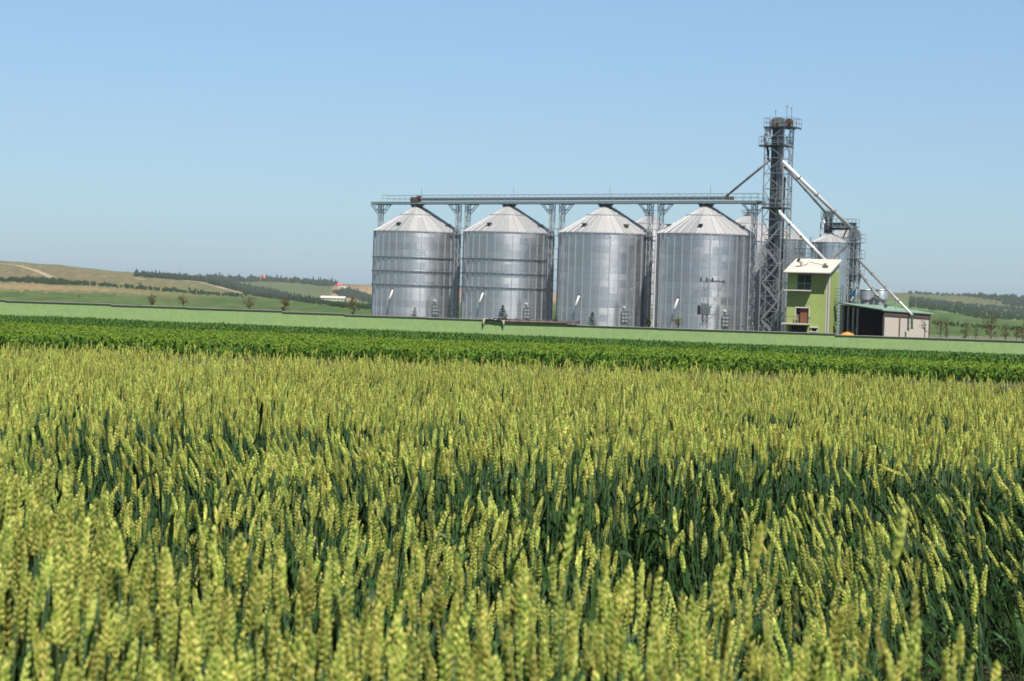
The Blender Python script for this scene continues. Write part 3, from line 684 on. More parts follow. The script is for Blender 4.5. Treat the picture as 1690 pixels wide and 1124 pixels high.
for (s, dr), lab in zip(css, clab):
    P = rowp(s, .0, BASE-.2); e = empty('support_column', P, 0, lab, 'column', 'lattice columns carrying the conveyor bridge')
    hh = CZ-BASE+.15; b = MB(); C = lattice(b, 0, hh, .55, 26, ra, tb=.05)
    b.obj('bracing', M['lattice'], e)
    for c in C: MB().bar(c, c+Vector((0, 0, hh)), .10).obj('leg', M['lattice'], e)
    for sgn in ((-1, 1) if s < 0 or s > sI[3] else (-dr,)):
        b = MB()
        for off in (-.28, .28):
            b.bar(rd*sgn*.28+rn*off+Vector((0, 0, hh-1.4)), rd*sgn*1.55+rn*off+Vector((0, 0, hh-.1)), .08)
            b.bar(rn*off+Vector((0, 0, hh-.05)), rd*sgn*1.7+rn*off+Vector((0, 0, hh-.05)), .08)
            b.bar(rd*sgn*.28+rn*off+Vector((0, 0, hh-.75)), rd*sgn*.9+rn*off+Vector((0, 0, hh-.75)), .06)
        b.obj('bracket', M['midsteel'], e)
# small platforms + pipes between the silos
for i in range(3):
    m_ = mids[i+1]; P = rowp(m_, -.1, 0); e = empty('catwalk', P, 0, 'small steel catwalk between the %s' % ['first and second silos at eave height', 'second and third silos at eave height', 'third and fourth silos at eave height'][i], 'catwalk', 'catwalks joining the silo eaves')
    MB().bar(-rd*1.9+Vector((0, 0, EAVE-.4)), rd*1.9+Vector((0, 0, EAVE-.4)), .8, .08).obj('deck', M['midsteel'], e)
    b = MB()
    for off in (-.4, .4):
        b.bar(-rd*1.9+rn*off+Vector((0, 0, EAVE+.55)), rd*1.9+rn*off+Vector((0, 0, EAVE+.55)), .05)
        for k in range(5): b.bar(rd*(-1.9+.95*k)+rn*off+Vector((0, 0, EAVE-.4)), rd*(-1.9+.95*k)+rn*off+Vector((0, 0, EAVE+.55)), .05)
    b.obj('railing', M['lattice'], e)
    b = MB(); b.bar(-rd*1.2+rn*.3+Vector((0, 0, BASE)), -rd*1.2+rn*.3+Vector((0, 0, EAVE-.5)), .12)
    for k in range(8): b.bar(-rd*1.9+Vector((0, 0, BASE+1.4*k+1)), rd*1.9+Vector((0, 0, BASE+1.4*k+1.5)), .06)
    b.obj('bracing', M['midsteel'], e)
b = MB(); p = at(1080.5, 470, 228); e = empty('downpipe', (p.x, p.y, BASE), 0, 'thin white vertical pipe between the third and fourth silos', 'pipe')
MB().tube([(0, 0, 0), (0, 0, EAVE-BASE-.3)], .09, 8).obj('pipe', M['white'], e)
b = MB()
for k in range(5): b.box((0, .12, 1.5+2.6*k), (.26, .3, .08))
b.obj('clamps', M['midsteel'], e)

# ---------------------------------------------------------------- main elevator tower
TD = 224.0; tp_ = at(1281.5, 400, TD); TA = R(-33)
TX = at(1274.5, 548, TD).x+.02; TOP = at(1285, 211, TD).z
tower = empty('elevator_tower', (TX, TD, BASE), TA, 'tall grey lattice elevator tower rising above the silos', 'elevator tower')
TH = TOP-BASE; TW = 2.55; b = MB(); nseg = 14
lattice(b, 0, TH, TW, nseg, 0, tb=.06); b.obj('bracing', M['lattice'], tower)
for sx, sy in ((-1, -1), (1, -1), (1, 1), (-1, 1)):
    MB().bar((sx*TW/2, sy*TW/2, 0), (sx*TW/2, sy*TW/2, TH), .115).obj('leg', M['lattice'], tower)
for x, y in ((-.42, -.15), (.30, -.15)):
    b = MB(); b.box((x, y, (TH+.2)/2), (.52, .62, TH+.2))
    for k in range(20): b.box((x, y, 1.4*k+.6), (.62, .72, .10))
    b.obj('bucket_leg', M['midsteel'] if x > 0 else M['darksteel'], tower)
b = MB(); b.tube([(.86, .2, 0), (.86, .2, TH-6)], .14, 8); b.tube([(-.95, .1, .5), (-.95, .1, TH-1)], .09, 8); b.tube([(-.1, .7, .5), (-.1, .7, TH-2)], .2, 8); b.obj('down_pipe', M['darksteel'], tower)
def platform(z, x0, x1, y0, y1, nm='platform'):
    b = MB().box(((x0+x1)/2, (y0+y1)/2, z), (x1-x0, y1-y0, .10))
    for k in range(6): b.bar((x0+(x1-x0)*k/5, y0, z-.12), (x0+(x1-x0)*k/5, y1, z-.12), .09)
    f = b.obj(nm, M['darksteel'], tower); b = MB()
    cs = [(x0, y0), (x1, y0), (x1, y1), (x0, y1)]
    for k in range(4):
        A, B = Vector((*cs[k], z)), Vector((*cs[(k+1) % 4], z)); m_ = max(2, int((B-A).length/.7))
        for i in range(m_): q = A.lerp(B, i/m_); b.bar(q, q+Vector((0, 0, 1.1)), .045)
        for h_ in (.55, 1.1): b.bar(A+Vector((0, 0, h_)), B+Vector((0, 0, h_)), .045)
    b.obj('railing', M['lattice'], f)
platform(TH+.02, -1.4, 2.25, -1.45, 1.5); platform(TH-2.2, -2.0, 1.35, -1.45, 1.35); platform(at(1283, 343, TD).z-BASE, -1.3, 1.3, -1.4, 1.3, 'landing')
b = MB()                                                            # rounded elevator head
for i in range(2):
    pass
hw = 1.0; prof = [(-hw, 0), (-hw, .55)]+[(-hw*math.cos(R(180*k/10)), .55+.62*math.sin(R(180*k/10))) for k in range(1, 10)]+[(hw, .55), (hw, 0)]
nP = len(prof); vs = [(x-.05, -.5, TH+.1+z) for x, z in prof]+[(x-.05, .45, TH+.1+z) for x, z in prof]
b.add(vs, [tuple(range(nP))[::-1], tuple(range(nP, 2*nP))]+[(k, k+1, nP+k+1, nP+k) for k in range(nP-1)])
b.box((-.05, -.03, TH+.66), (2.12, 1.0, .07)); hd = b.obj('elevator_head', M['midsteel'], tower)
b = MB(); b.tube([(-.25, -.85, TH+.50), (-.25, -.45, TH+.50)], .32, 12); b.obj('gearbox', M['rust'], hd)
b = MB(); b.tube([(1.95, -1.7, TH+.62), (2.05, -1.15, TH+.62)], .34, 12); b.box((2.0, -1.2, TH+.25), (.5, .5, .4)); b.obj('motor', M['rust'], tower)
for x, y, h_ in ((-.7, .3, 2.1), (.9, .1, 2.6), (2.1, -1.2, 2.2)):
    b = MB().bar((x, y, TH), (x, y, TH+h_), .05); b.box((x, y, TH+h_), (.13, .13, .22)); b.obj('lightning_rod', M['lattice'], tower)
b = MB(); b.lathe([(.30, TH-.25), (.34, TH-.7), (.2, TH-1.15)], 12, (-1.0, -.9, 0)); b.obj('diverter_valve', M['white'], tower)
b = MB(); b.tube([(-1.0, -.9, TH-.5), (-1.45, -1.0, TH-.95), (-1.5, -1.0, TH-1.4), (-1.15, -.95, TH-2.2), (-.95, -.9, TH-3.2), (-.95, -.9, TH-4.0)], [.14, .16, .16, .15, .15, .15], 8)
b.obj('distributor_pipe', M['black'], tower, smooth=True)
b = MB()                                                            # caged ladder
for s in (-.22, .22): b.bar((TW/2+.05, .35+s, 0), (TW/2+.05, .35+s, TH+1), .05)
k = 0
while k*.35 < TH: b.bar((TW/2+.05, .13, k*.35), (TW/2+.05, .57, k*.35), .04); k += 1
for k in range(26):
    z = 2+k*.95
    if z > TH: break
    for q in range(6):
        a, c = R(-90+30*q), R(-60+30*q); b.bar((TW/2+.05+.5*math.cos(a), .35+.38*math.sin(a), z), (TW/2+.05+.5*math.cos(c), .35+.38*math.sin(c), z), .035)
for q in range(5): a = R(-72+36*q); b.bar((TW/2+.05+.5*math.cos(a), .35+.38*math.sin(a), 2), (TW/2+.05+.5*math.cos(a), .35+.38*math.sin(a), TH), .03)
b.obj('caged_ladder', M['lattice'], tower)
b = MB()                                                            # stair flights inside the lower tower
for k in range(6):
    z0 = .5+2.25*k; sg = 1 if k % 2 else -1
    A = Vector((-sg*1.0, -.95, z0)); B = Vector((sg*1.0, -.95, z0+2.2))
    for o_ in (-.3, .3): b.bar(A+Vector((0, o_, 0)), B+Vector((0, o_, 0)), .06, .16)
    for i in range(9): q = A.lerp(B, (i+.5)/9); b.box(q, (.22, .6, .035))
    b.bar(A+Vector((0, -.3, .95)), B+Vector((0, -.3, .95)), .04)
b.obj('stairs', M['lattice'], tower)
tm = Matrix.Translation((TX, TD, BASE)) @ Matrix.Rotation(TA, 4, 'Z')

def spout(P, Q, r, m, lab, name='grain_spout', group='grain spouts from the towers', joints=3):
    P = Vector(P); Q = Vector(Q); e = empty(name, Q, 0, lab, 'spout', group)
    MB().tube([P-Q, (0, 0, 0)], r, 12).obj('pipe', m, e, smooth=True)
    b = MB(); L_ = (P-Q)
    for i in range(joints+2):
        q = L_*(i/(joints+1)); u = L_.normalized()*.08; b.tube([q-u, q+u], r*1.28, 12)
    b.obj('flange', M['midsteel'], e); return e
spout(at(1271, 264, 223), rowp(s_of(1199), -.2, CZ+.85), .14, M['spoutdark'], 'dull spout descending left from the tower to the conveyor bridge')
spout(at(1289, 264, 222.3), at(1405, 377, 226), .24, M['white'], 'long bright white spout running from the upper tower down to the second tower')
spout(at(1296, 276, 223), at(1361, 349, 233), .15, M['spoutgrey'], 'thinner grey spout just under the long white one')
spout(at(1286, 350, 222.3), at(1361.5, 430, 219), .24, M['white'], 'bright white spout from mid tower down to the green building roof')
spout(at(1398, 406, 226), at(1364, 436, 219), .12, M['spoutdark'], 'short dark spout from the second tower down left to the green building roof', joints=1)
spout(at(1418, 430, 220), at(1507, 521.5, 208.4), .15, M['spoutgrey'], 'long thin grey spout from the second tower down to the beige shed wall')
spout(at(1419, 450.5, 222), at(1461.5, 505, 214), .17, M['spoutgrey'], 'shorter thin grey spout ending at the shed roof')
p = at(1421, 452, 222); q = at(1410, 498, 222)
spout(p, q, .15, M['white'], 'short white spout hanging down inside the second tower', joints=1)
e = empty('green_downpipe', at(1505, 543, 207.9), 0, 'green pipe running down the beige shed wall under the long spout', 'pipe'); p = at(1505, 522, 207.9)-Vector(e.location)
b = MB(); b.tube([(0, 0, 0), p], .13, 10).tube([(0, -.02, 0), (0, -.02, .15)], .18, 10); e2 = b.obj('pipe', M['railgreen'], e)
MB().box(p*.5+Vector((0, .12, 0)), (.35, .12, .1)).obj('clamp', M['midsteel'], e)

# ---------------------------------------------------------------- second tower with head house
D2 = 223.0; q = at(1404.5, 545, D2); t2 = empty('small_elevator_tower', (q.x, D2, BASE), R(-28), 'second, shorter lattice elevator tower behind the shed', 'elevator tower')
T2H = at(1410, 383, D2).z-BASE; b = MB(); lattice(b, 0, T2H-.5, 1.15, 14, 0, tb=.055); b.obj('bracing', M['lattice'], t2)
for sx, sy in ((-1, -1), (1, -1), (1, 1), (-1, 1)): MB().bar((sx*.575, sy*.575, 0), (sx*.575, sy*.575, T2H-.5), .09).obj('leg', M['lattice'], t2)
for x in (-.25, .25): b = MB().box((x, 0, T2H/2), (.3, .4, T2H)); [b.box((x, 0, 1.7*k+1), (.36, .48, .08)) for k in range(7)]; b.obj('bucket_leg', M['midsteel'], t2)
hw = .62; prof = [(-hw, 0), (-hw, .55)]+[(-hw*math.cos(R(18*k)), .55+.45*math.sin(R(18*k))) for k in range(1, 10)]+[(hw, .55), (hw, 0)]
nP = len(prof); b = MB(); b.add([(x, -.4, T2H-.6+z) for x, z in prof]+[(x, .4, T2H-.6+z) for x, z in prof], [tuple(range(nP))[::-1], tuple(range(nP, 2*nP))]+[(k, k+1, nP+k+1, nP+k) for k in range(nP-1)])
b.box((0, 0, T2H-.62), (1.5, 1.0, .08)); b.tube([(-.0, -.6, T2H-.2), (0, -.38, T2H-.2)], .16, 10, 1); b.obj('elevator_head', [M['midsteel'], M['rust']], t2)
for z in (T2H-1.3, T2H-3.2, T2H-5.2):
    b = MB().box((.25, 0, z), (2.0, 1.5, .07))
    for x in (-.7, -.1, .5, 1.2):
        for y in (-.74, .74): b.bar((x, y, z), (x, y, z+1), .04)
    for h_ in (.5, 1.0):
        for y in (-.74, .74): b.bar((-.7, y, z+h_), (1.2, y, z+h_), .04)
        b.bar((1.2, -.74, z+h_), (1.2, .74, z+h_), .04)
    b.obj('platform', M['lattice'], t2)
b = MB()
for s in (-.2, .2): b.bar((.75, s, 0), (.75, s, T2H), .045)
for k in range(int(T2H/.35)): b.bar((.75, -.2, k*.35), (.75, .2, k*.35), .035)
for k in range(13):
    z = 1.5+k; [b.bar((.75+.42*math.cos(R(-90+45*i)), .35*math.sin(R(-90+45*i)), z), (.75+.42*math.cos(R(-45+45*i)), .35*math.sin(R(-45+45*i)), z), .03) for i in range(4)]
b.obj('caged_ladder', M['lattice'], t2)
b = MB()
for k in range(3): b.bar((-.5+.3*k, -.62, 2.5+1.4*k), (.2+.3*k, -.66, 3.9+1.4*k), .16)
b.obj('chute', M['white'], t2)
e = empty('blue_motor', at(1408, 484, 221.3), 0, 'small bright blue motor on the second tower', 'motor')
MB().tube([(-.22, -.05, 0), (.2, .05, 0)], .22, 12).box((0, 0, -.3), (.3, .3, .2)).obj('housing', M['blue'], e); MB().tube([(.2, .05, 0), (.34, .08, 0)], .1, 8).obj('shaft', M['darksteel'], e)
b = MB(); q = at(1408, 474, 221.4); e = empty('white_filter_box', q, .3, 'small white hopper above the blue motor', 'hopper')
b.lathe([(.1, -.5), (.28, -.1), (.28, .5), (.2, .62)], 12); b.obj('hopper', M['white'], e)
# elevator and conveyor on the small silo
q = at(1366.5, 385, 234); hz = q.z; hh_ = empty('head_conveyor', (q.x, 234, hz), R(-28), 'dark conveyor walkway and rounded head above the small silos', 'conveyor')
b = MB(); z1 = at(1366, 348, 234).z-hz
prof = [(-.62, 0), (-.62, .3)]+[(-.62*math.cos(R(18*k)), .3+.5*math.sin(R(18*k))) for k in range(1, 10)]+[(.62, .3), (.62, 0)]; nP = len(prof)
b.add([(x, -.4, z1-.8+z) for x, z in prof]+[(x, .4, z1-.8+z) for x, z in prof], [tuple(range(nP))[::-1], tuple(range(nP, 2*nP))]+[(k, k+1, nP+k+1, nP+k) for k in range(nP-1)]); b.obj('elevator_head', M['midsteel'], hh_)
b = MB(); [b.box((x, 0, (z1-.8)/2), (.34, .45, z1-.8)) for x in (-.3, .3)]; b.tube([(0, 0, 0), (0, 0, .9)], .45, 10); b.box((.1, -.5, .7), (.5, .3, .5)); b.obj('bucket_leg', M['darksteel'], hh_)
b = MB(); b.tube([(-.55, -.55, z1-1.0), (-.3, -.65, z1-1.6), (-.45, -.6, z1-2.0), (-.9, -.5, z1-2.9)], .13, 8); b.obj('elbow_pipe', M['white'], hh_)
b = MB(); zc = at(1366, 374, 234).z-hz
b.box((1.6, 0, zc), (4.6, 1.3, .1)); b.box((1.9, -.1, zc+.32), (3.6, .5, .42)); b.box((1.9, .35, zc-.25), (3.6, .12, .3)); b.obj('walkway', M['darksteel'], hh_)
b = MB()
for y in (-.64, .64):
    for i in range(10): b.bar((-.7+.51*i, y, zc), (-.7+.51*i, y, zc+1.0), .04)
    for h_ in (.5, 1.0): b.bar((-.7, y, zc+h_), (3.9, y, zc+h_), .04)
for i in range(4): b.bar((-.8, -.64+.43*i, zc+.9), (-.8, -.64+.43*i, zc+2.2), .04)
for h_ in (1.3, 1.7, 2.2):
    b.bar((-.8, -.64, zc+h_), (.9, -.64, zc+h_), .04); b.bar((-.8, -.64, zc+h_), (-.8, .64, zc+h_), .04)
for i in range(5): b.bar((-.8+.42*i, -.64, zc+1), (-.8+.42*i, -.64, zc+2.2), .04)
b.obj('railing', M['lattice'], hh_)
b = MB(); b.bar((-.9, -.3, -1.2), (-.9, -.3, zc+.5), .1); b.bar((1.4, 0, zc), (.2, 0, 0), .1); b.bar((2.6, 0, zc), (2.0, 0, -.6), .14); b.obj('strut', M['darksteel'], hh_)
# small rusty railing platform between the green building and silos
q = at(1330, 425, 229); e = empty('roof_platform', q, R(-14), 'small railed platform showing above the green building roof', 'platform')
MB().box((0, 0, 0), (2.6, 1.4, .1)).obj('deck', M['lattice'], e); b = MB()
for i in range(6): b.bar((-1.3+.52*i, -.7, 0), (-1.3+.52*i, -.7, 1.1), .05); b.bar((-1.3+.52*i, .7, 0), (-1.3+.52*i, .7, 1.1), .05)
for h_ in (.5, 1.1): [b.bar((-1.3, y, h_), (1.3, y, h_), .045) for y in (-.7, .7)]
b.obj('railing', M['midsteel'], e); b = MB()
for i in (-1, 1): b.bar((i*1.2, 0, 0), (i*1.2, 0, q.z*-1-4), .1)
b.bar((.5, .2, 0), (.5, .2, 2.6), .12); b.bar((-.1, .3, 0), (-.1, .3, 2.0), .1); b.obj('post', M['midsteel'], e)
MB().box((-.45, -.3, .35), (.35, .3, .6)).obj('control_box', M['white'], e)

# ---------------------------------------------------------------- green building
GD = 214.0; gl = at(1297, 545, GD); GA = R(-22)
ux = Vector((math.cos(GA), math.sin(GA), 0)); uy = Vector((-ux.y, ux.x, 0))
GW = 4.99; GDp = 4.8; gb = empty('green_building', (gl.x, GD, 0), GA, 'narrow three storey light green building with balconies and cream roof', 'building')
ZG = BASE-.5; ztop = at(1297, 446, GD).z; zbal1 = at(1310, 479, GD).z; zbal2 = at(1310, 534, GD).z
def hole_wall(b, x0, x1, z0, z1, y, holes, th=.3):
    xs_ = sorted({x0, x1, *[h[0] for h in holes], *[h[1] for h in holes]}); zs_ = sorted({z0, z1, *[h[2] for h in holes], *[h[3] for h in holes]})
    for i in range(len(xs_)-1):
        for j in range(len(zs_)-1):
            cx, cz = (xs_[i]+xs_[i+1])/2, (zs_[j]+zs_[j+1])/2
            if any(h[0] < cx < h[1] and h[2] < cz < h[3] for h in holes): continue
            b.box((cx, y+th/2, cz), (xs_[i+1]-xs_[i], th, zs_[j+1]-zs_[j]))
def gx(px): return (px-1297)/F*GD/.972
def gz(py, px=1325): return at(px, py, GD-.7).z
H1 = (gx(1313.5), gx(1335.5), zbal1+.05, gz(452.5)); H2 = (gx(1312), gx(1333.5), zbal2+.08, gz(507.5)); H3 = (gx(1300), gx(1331), ZG, gz(537.5)); H4 = (gx(1339), gx(1347), gz(546), gz(541))
b = MB(); hole_wall(b, 0, GW, ZG, ztop, 0, [H1, H2, H3, H4])
slope = (at(1383, 430, GD+5).z-ztop)
slope = 1.35
b.box((.15, GDp/2+.15, (ZG+ztop)/2), (.3, GDp-.3, ztop-ZG)); b.box((GW-.15, GDp/2+.15, (ZG+ztop)/2), (.3, GDp-.3, ztop-ZG)); b.box((GW/2, GDp+.15, (ZG+ztop+slope)/2), (GW, .3, ztop+slope-ZG))
b.obj('wall', M['housegreen'], gb)
b = MB()
for x in (.15, GW-.15): b.add([(x-.149, .3, ztop), (x+.149, .3, ztop), (x+.149, GDp, ztop), (x-.149, GDp, ztop), (x-.149, GDp, ztop+slope*.93), (x+.149, GDp, ztop+slope*.93)], [(0, 1, 5, 4), (0, 4, 3), (1, 2, 5), (3, 4, 5, 2)])
b.obj('gable', M['cream'], gb)
b = MB(); oh = 1.15; quadslab(b, [(-.25, -oh, ztop+.16-oh*slope/GDp), (GW+.3, -oh, ztop+.16-oh*slope/GDp), (GW+.3, GDp+.3, ztop+.16+slope), (-.25, GDp+.3, ztop+.16+slope)], .14)
rf = b.obj('roof', M['roofcream'], gb)
b = MB(); b.tube([(-.3, -oh-.06, ztop-oh*slope/GDp+.06), (GW+.35, -oh-.06, ztop-oh*slope/GDp+.06)], .07, 8); b.tube([(GW+.2, -oh, ztop-.15), (GW-.1, -.08, ztop-.5), (GW-.1, -.08, ZG)], .07, 8); b.obj('gutter', M['coping'], rf)
z_ = ztop+.16+slope*.35; b = MB(); b.tube([(1.35, 1.4, z_-.1), (1.3, 1.3, z_+.35), (1.0, .95, z_+.62)], [.2, .24, .27], 14); b.tube([(1.35, 1.4, z_), (1.75, 2.2, z_+.45)], .2, 12); b.obj('vent_pipe', M['cream'], rf)
MB().tube([(1.02, .97, z_+.605), (.985, .93, z_+.635)], .26, 14).obj('vent_mouth', M['black'], rf)
b = MB(); b.box((4.2, 1.1, ztop+.6), (.6, .5, .25)); b.box((4.2, .9, ztop+.8), (.25, .25, .3)); b.bar((2.0, 2.2, ztop+1.05), (4.0, 1.3, ztop+.75), .07); b.obj('spout_inlet', M['midsteel'], rf)
MB().box(((0+GW)/2, -.02+.0, ztop-.02), (GW+.02, .06, .14)).obj('fascia', M['cream'], gb)
b = MB(); b.box((GW+.015, .05, (ztop+ZG)/2-.15), (.09, .22, ztop-ZG-.3)); b.box((GW-.25, -.02, (ztop+ZG)/2-.15), (.2, .06, ztop-ZG-.3)); b.obj('corner_trim', M['cream'], gb)
def win(Hh_, nm, frame, fill, sill=False, mull=1):
    x0, x1, z0, z1 = Hh_; f = MB(); t_ = .08
    f.box(((x0+x1)/2, .02, z1+.0), (x1-x0+.2, .1, .12)); f.box((x0-.03, .02, (z0+z1)/2), (.1, .1, z1-z0)); f.box((x1+.03, .02, (z0+z1)/2), (.1, .1, z1-z0))
    for k in range(mull): xx = x0+(x1-x0)*(k+1)/(mull+1); f.box((xx, .16, (z0+z1)/2), (.07, .07, z1-z0))
    o = f.obj(nm, frame, gb); MB().box(((x0+x1)/2, .24, (z0+z1)/2), (x1-x0, .03, z1-z0)).obj('pane', fill, o); return o
win(H1, 'window', M['midsteel'], M['glass'])
# second floor door: open wood doors, with chair outside
x0, x1, z0, z1 = H2
b = MB(); b.box(((x0+x1)/2, .02, z1), (x1-x0+.2, .12, .14)); b.box((x0-.03, .02, (z0+z1)/2), (.12, .12, z1-z0)); b.box((x1+.03, .02, (z0+z1)/2), (.12, .12, z1-z0)); fr = b.obj('door_frame', M['cream'], gb)
b = MB(); b.box(((x0+x1)/2+.2, .26, (z0+z1)/2), ((x1-x0)*.62, .05, z1-z0-.05))
for k in range(2): b.box((x0+.62+.42*k, .22, (z0+z1)/2), (.07, .05, z1-z0-.1))
b.bar((x0+.35, .2, z1-.5), (x0+.75, .2, z1-.1), .06); b.obj('wooden_door', M['orange_wood'], fr)
MB().box(((x0+x1)/2, .36, (z0+z1)/2), (x1-x0, .03, z1-z0)).obj('dark_opening', M['interior'], fr)
x0, x1, z0, z1 = H3; b = MB(); b.box(((x0+x1)/2, 1.6, (z0+z1)/2), (x1-x0+.4, .05, z1-z0)); b.obj('doorway', M['interior'], gb)
x0, x1, z0, z1 = H4; b = MB(); b.box(((x0+x1)/2, -.02, z1+.12), (x1-x0+.35, .35, .16)); b.box((x0-.07, .0, (z0+z1)/2), (.14, .12, z1-z0)); b.box((x1+.07, 0, (z0+z1)/2), (.14, .12, z1-z0)); b.box(((x0+x1)/2, 0, z0-.05), (x1-x0+.3, .14, .1)); o = b.obj('small_window', M['cream'], gb)
MB().box(((x0+x1)/2, .2, (z0+z1)/2), (x1-x0, .03, z1-z0)).obj('pane', M['glass'], o)
def balcony(z, x0, x1, dep):
    sl_ = MB().box(((x0+x1)/2, -dep/2, z), (x1-x0, dep, .14)).obj('balcony', M['cream'], gb); b = MB()
    cs = [(x0+.04, 0), (x0+.04, -dep+.05), (x1-.04, -dep+.05), (x1-.04, 0)]
    for (ax, ay), (bx_, by) in zip(cs[:-1], cs[1:]):
        A, B = Vector((ax, ay, z)), Vector((bx_, by, z)); n = max(3, int((B-A).length/.2))
        for i in range(n+1): q = A.lerp(B, i/n); b.bar(q, q+Vector((0, 0, .85)), .018)
        b.bar(A+Vector((0, 0, .85)), B+Vector((0, 0, .85)), .045)
    b.obj('railing', M['railgreen'], sl_); return sl_
balcony(zbal1, -.18, gx(1337), 1.0); balcony(zbal2, -.3, gx(1335.5), 1.15)
b = MB()                                                            # railed stair on the right side wall
for k in range(9):
    z = ZG+.6+k*.78; b.box((GW+.45, 3.2, z), (.75, 1.2, .05)) if k % 3 == 0 else None
    for y in (2.7, 3.7): b.bar((GW+.8, y, z), (GW+.8, y, z+.78), .06)
    b.bar((GW+.8, 2.7, z+.4), (GW+.8, 3.7, z+.4), .05); b.bar((GW+.1, 2.7, z+.4), (GW+.8, 2.7, z+.4), .05); b.bar((GW+.1, 2.68, z), (GW+.8, 2.72, z), .05)
b.obj('side_ladder', M['railgreen'], gb)
gm = Matrix.Translation((gl.x, GD, 0)) @ Matrix.Rotation(GA, 4, 'Z')
q = gm @ Vector((gx(1315), -.55, zbal2+.07)); ch = empty('chair', q, GA+.2, 'pale wooden chair on the lower balcony of the green building', 'chair')
MB().box((0, 0, .45), (.42, .42, .05)).obj('seat', M['straw'], ch); b = MB(); [b.bar((-.17+.17*k, .2, .47), (-.17+.17*k, .22, .95), .04) for k in range(3)]; b.bar((-.2, .22, .95), (.2, .22, .95), .06); b.bar((-.2, .21, .7), (.2, .21, .7), .05); b.obj('backrest', M['straw'], ch)
for sx in (-.18, .18):
    for sy in (-.18, .18): MB().bar((sx, sy, 0), (sx, sy, .45), .045).obj('leg', M['straw'], ch)

# ---------------------------------------------------------------- open shed
sa = at(1387, 501, 220); sb_ = at(1459, 512.5, 207); sc = at(1535, 518, 211.5); sd_ = sa+(sc-sb_)
shed = empty('open_shed', (sb_.x, sb_.y, ZG), 0, 'low beige shed with open dark bay and thin green edged roof', 'shed'); lo = Vector(shed.location)
b = MB(); ins = lambda p, f=.02: p
u = (sc-sb_).normalized(); v = (sa-sb_).normalized()
q = [sa+v*.4-u*.4-lo, sb_-v*.3-u*.4-lo, sc-v*.3+u*.4-lo, sd_+v*.4+u*.4-lo]; q = [x+Vector((0, 0, .12)) for x in q]
quadslab(b, q, .14); rf = b.obj('roof', M['shedgreen'], shed)
def wallquad(A, B, z0, drop, th, m, nm, par, n_=None, gap=.0):
    b = MB(); A = A-lo; B = B-lo; d = (B-A); nrm = Vector((-d.y, d.x, 0)).normalized()*th
    z0_ = z0
    P_ = [Vector((A.x, A.y, z0_)), Vector((B.x, B.y, z0_)), B-Vector((0, 0, drop)), A-Vector((0, 0, drop))]
    b.add(P_+[p+nrm for p in P_], [(0, 1, 2, 3), (7, 6, 5, 4), (4, 5, 1, 0), (5, 6, 2, 1), (6, 7, 3, 2), (7, 4, 0, 3)]); return b.obj(nm, m, par)
wallquad(sb_, sc, 0, .55, .15, M['beige'], 'side_wall', shed)
b = MB(); A = sb_-lo; B = sc-lo; nn = Vector((u.y, -u.x, 0))*.06
for t_ in (0.0, .335, .985): q = A.lerp(B, t_)+nn; b.bar(Vector((q.x, q.y, 0)), q-Vector((0, 0, .3)), .12)
b.obj('post', M['brown'], shed)
b = MB(); A2, B2 = A+nn-Vector((0, 0, .28)), B+nn-Vector((0, 0, .28)); b.bar(A2, B2, .12, .55); b.obj('fascia', M['brown'], shed)
wallquad(sd_, sa, 0, .2, .15, M['brown'], 'back_wall', shed); wallquad(sc, sd_, 0, .2, .15, M['brown'], 'end_wall', shed)
q = sa.lerp(sb_, .06); wallquad(sa+v*.1, q, 0, .15, .25, M['cream'], 'front_pier', shed)
b = MB(); Fm = sa.lerp(sb_, .20)-lo; G_ = sa.lerp(sb_, .42)-lo
for p_ in (Fm, G_, sa.lerp(sb_, .32)-lo): b.tube([Vector((p_.x, p_.y, 0)), p_-Vector((0, 0, .2))], .14, 8)
b.bar(Vector((Fm.x, Fm.y, 1.0)), Vector((G_.x, G_.y, 2.8)), .06); b.bar(Vector((Fm.x, Fm.y, 1.6)), Vector((G_.x, G_.y, 1.6)), .08); b.bar(Vector((Fm.x, Fm.y, 2.6)), Vector((G_.x, G_.y, 1.0)), .06)
b.obj('column', M['lattice'], shed)
q = at(1398.5, 553, 208.5); e = empty('orange_tarp', q, 0, 'rounded orange cover showing just above the wall by the open shed', 'cover')
b = MB()
for k in range(7):
    pass
vs = []; nn_ = 14
b.lathe([(.95, -1.2), (.92, -.3), (.75, .1), (.45, .28), (.12, .34)], 16); b.v = [(x, y*.7, z+.04*math.sin(x*9+z*5)) for x, y, z in b.v]; b.obj('cover', M['orange'], e, smooth=True)
# steel tanks behind the shed
for x0, x1, lab in ((1419, 1444.5, 'left wide steel tank behind the shed roof'), (1443, 1465, 'right wide steel tank behind the shed roof')):
    d = 228 if x0 < 1430 else 226; p0 = at(x0, 478, d); p1 = at(x1, 478, d); r = (p1.x-p0.x)/2; zt = p0.z; zm = at(x0, 495, d).z
    e = empty('steel_tank', ((p0.x+p1.x)/2, d, BASE), 0, lab, 'tank', 'steel tanks behind the shed')
    b = MB(); b.lathe([(r, zm-BASE), (r, zt-BASE), (r*.96, zt-BASE+.05)], 40); auto(b.obj('upper_ring', M['rib'], e))
    b = MB(); b.lathe([(r*.85, 0), (r*.85, zm-BASE-.004)], 32); auto(b.obj('body', M['rib'], e))
    b = MB(); b.lathe([(r*1.03, zm-BASE-.0), (r*1.03, zm-BASE+.1)], 40, cap=False); b.lathe([(r*1.015, zt-BASE-.12), (r*1.02, zt-BASE-.02)], 40, cap=False); b.obj('rim', M['midsteel'], e)
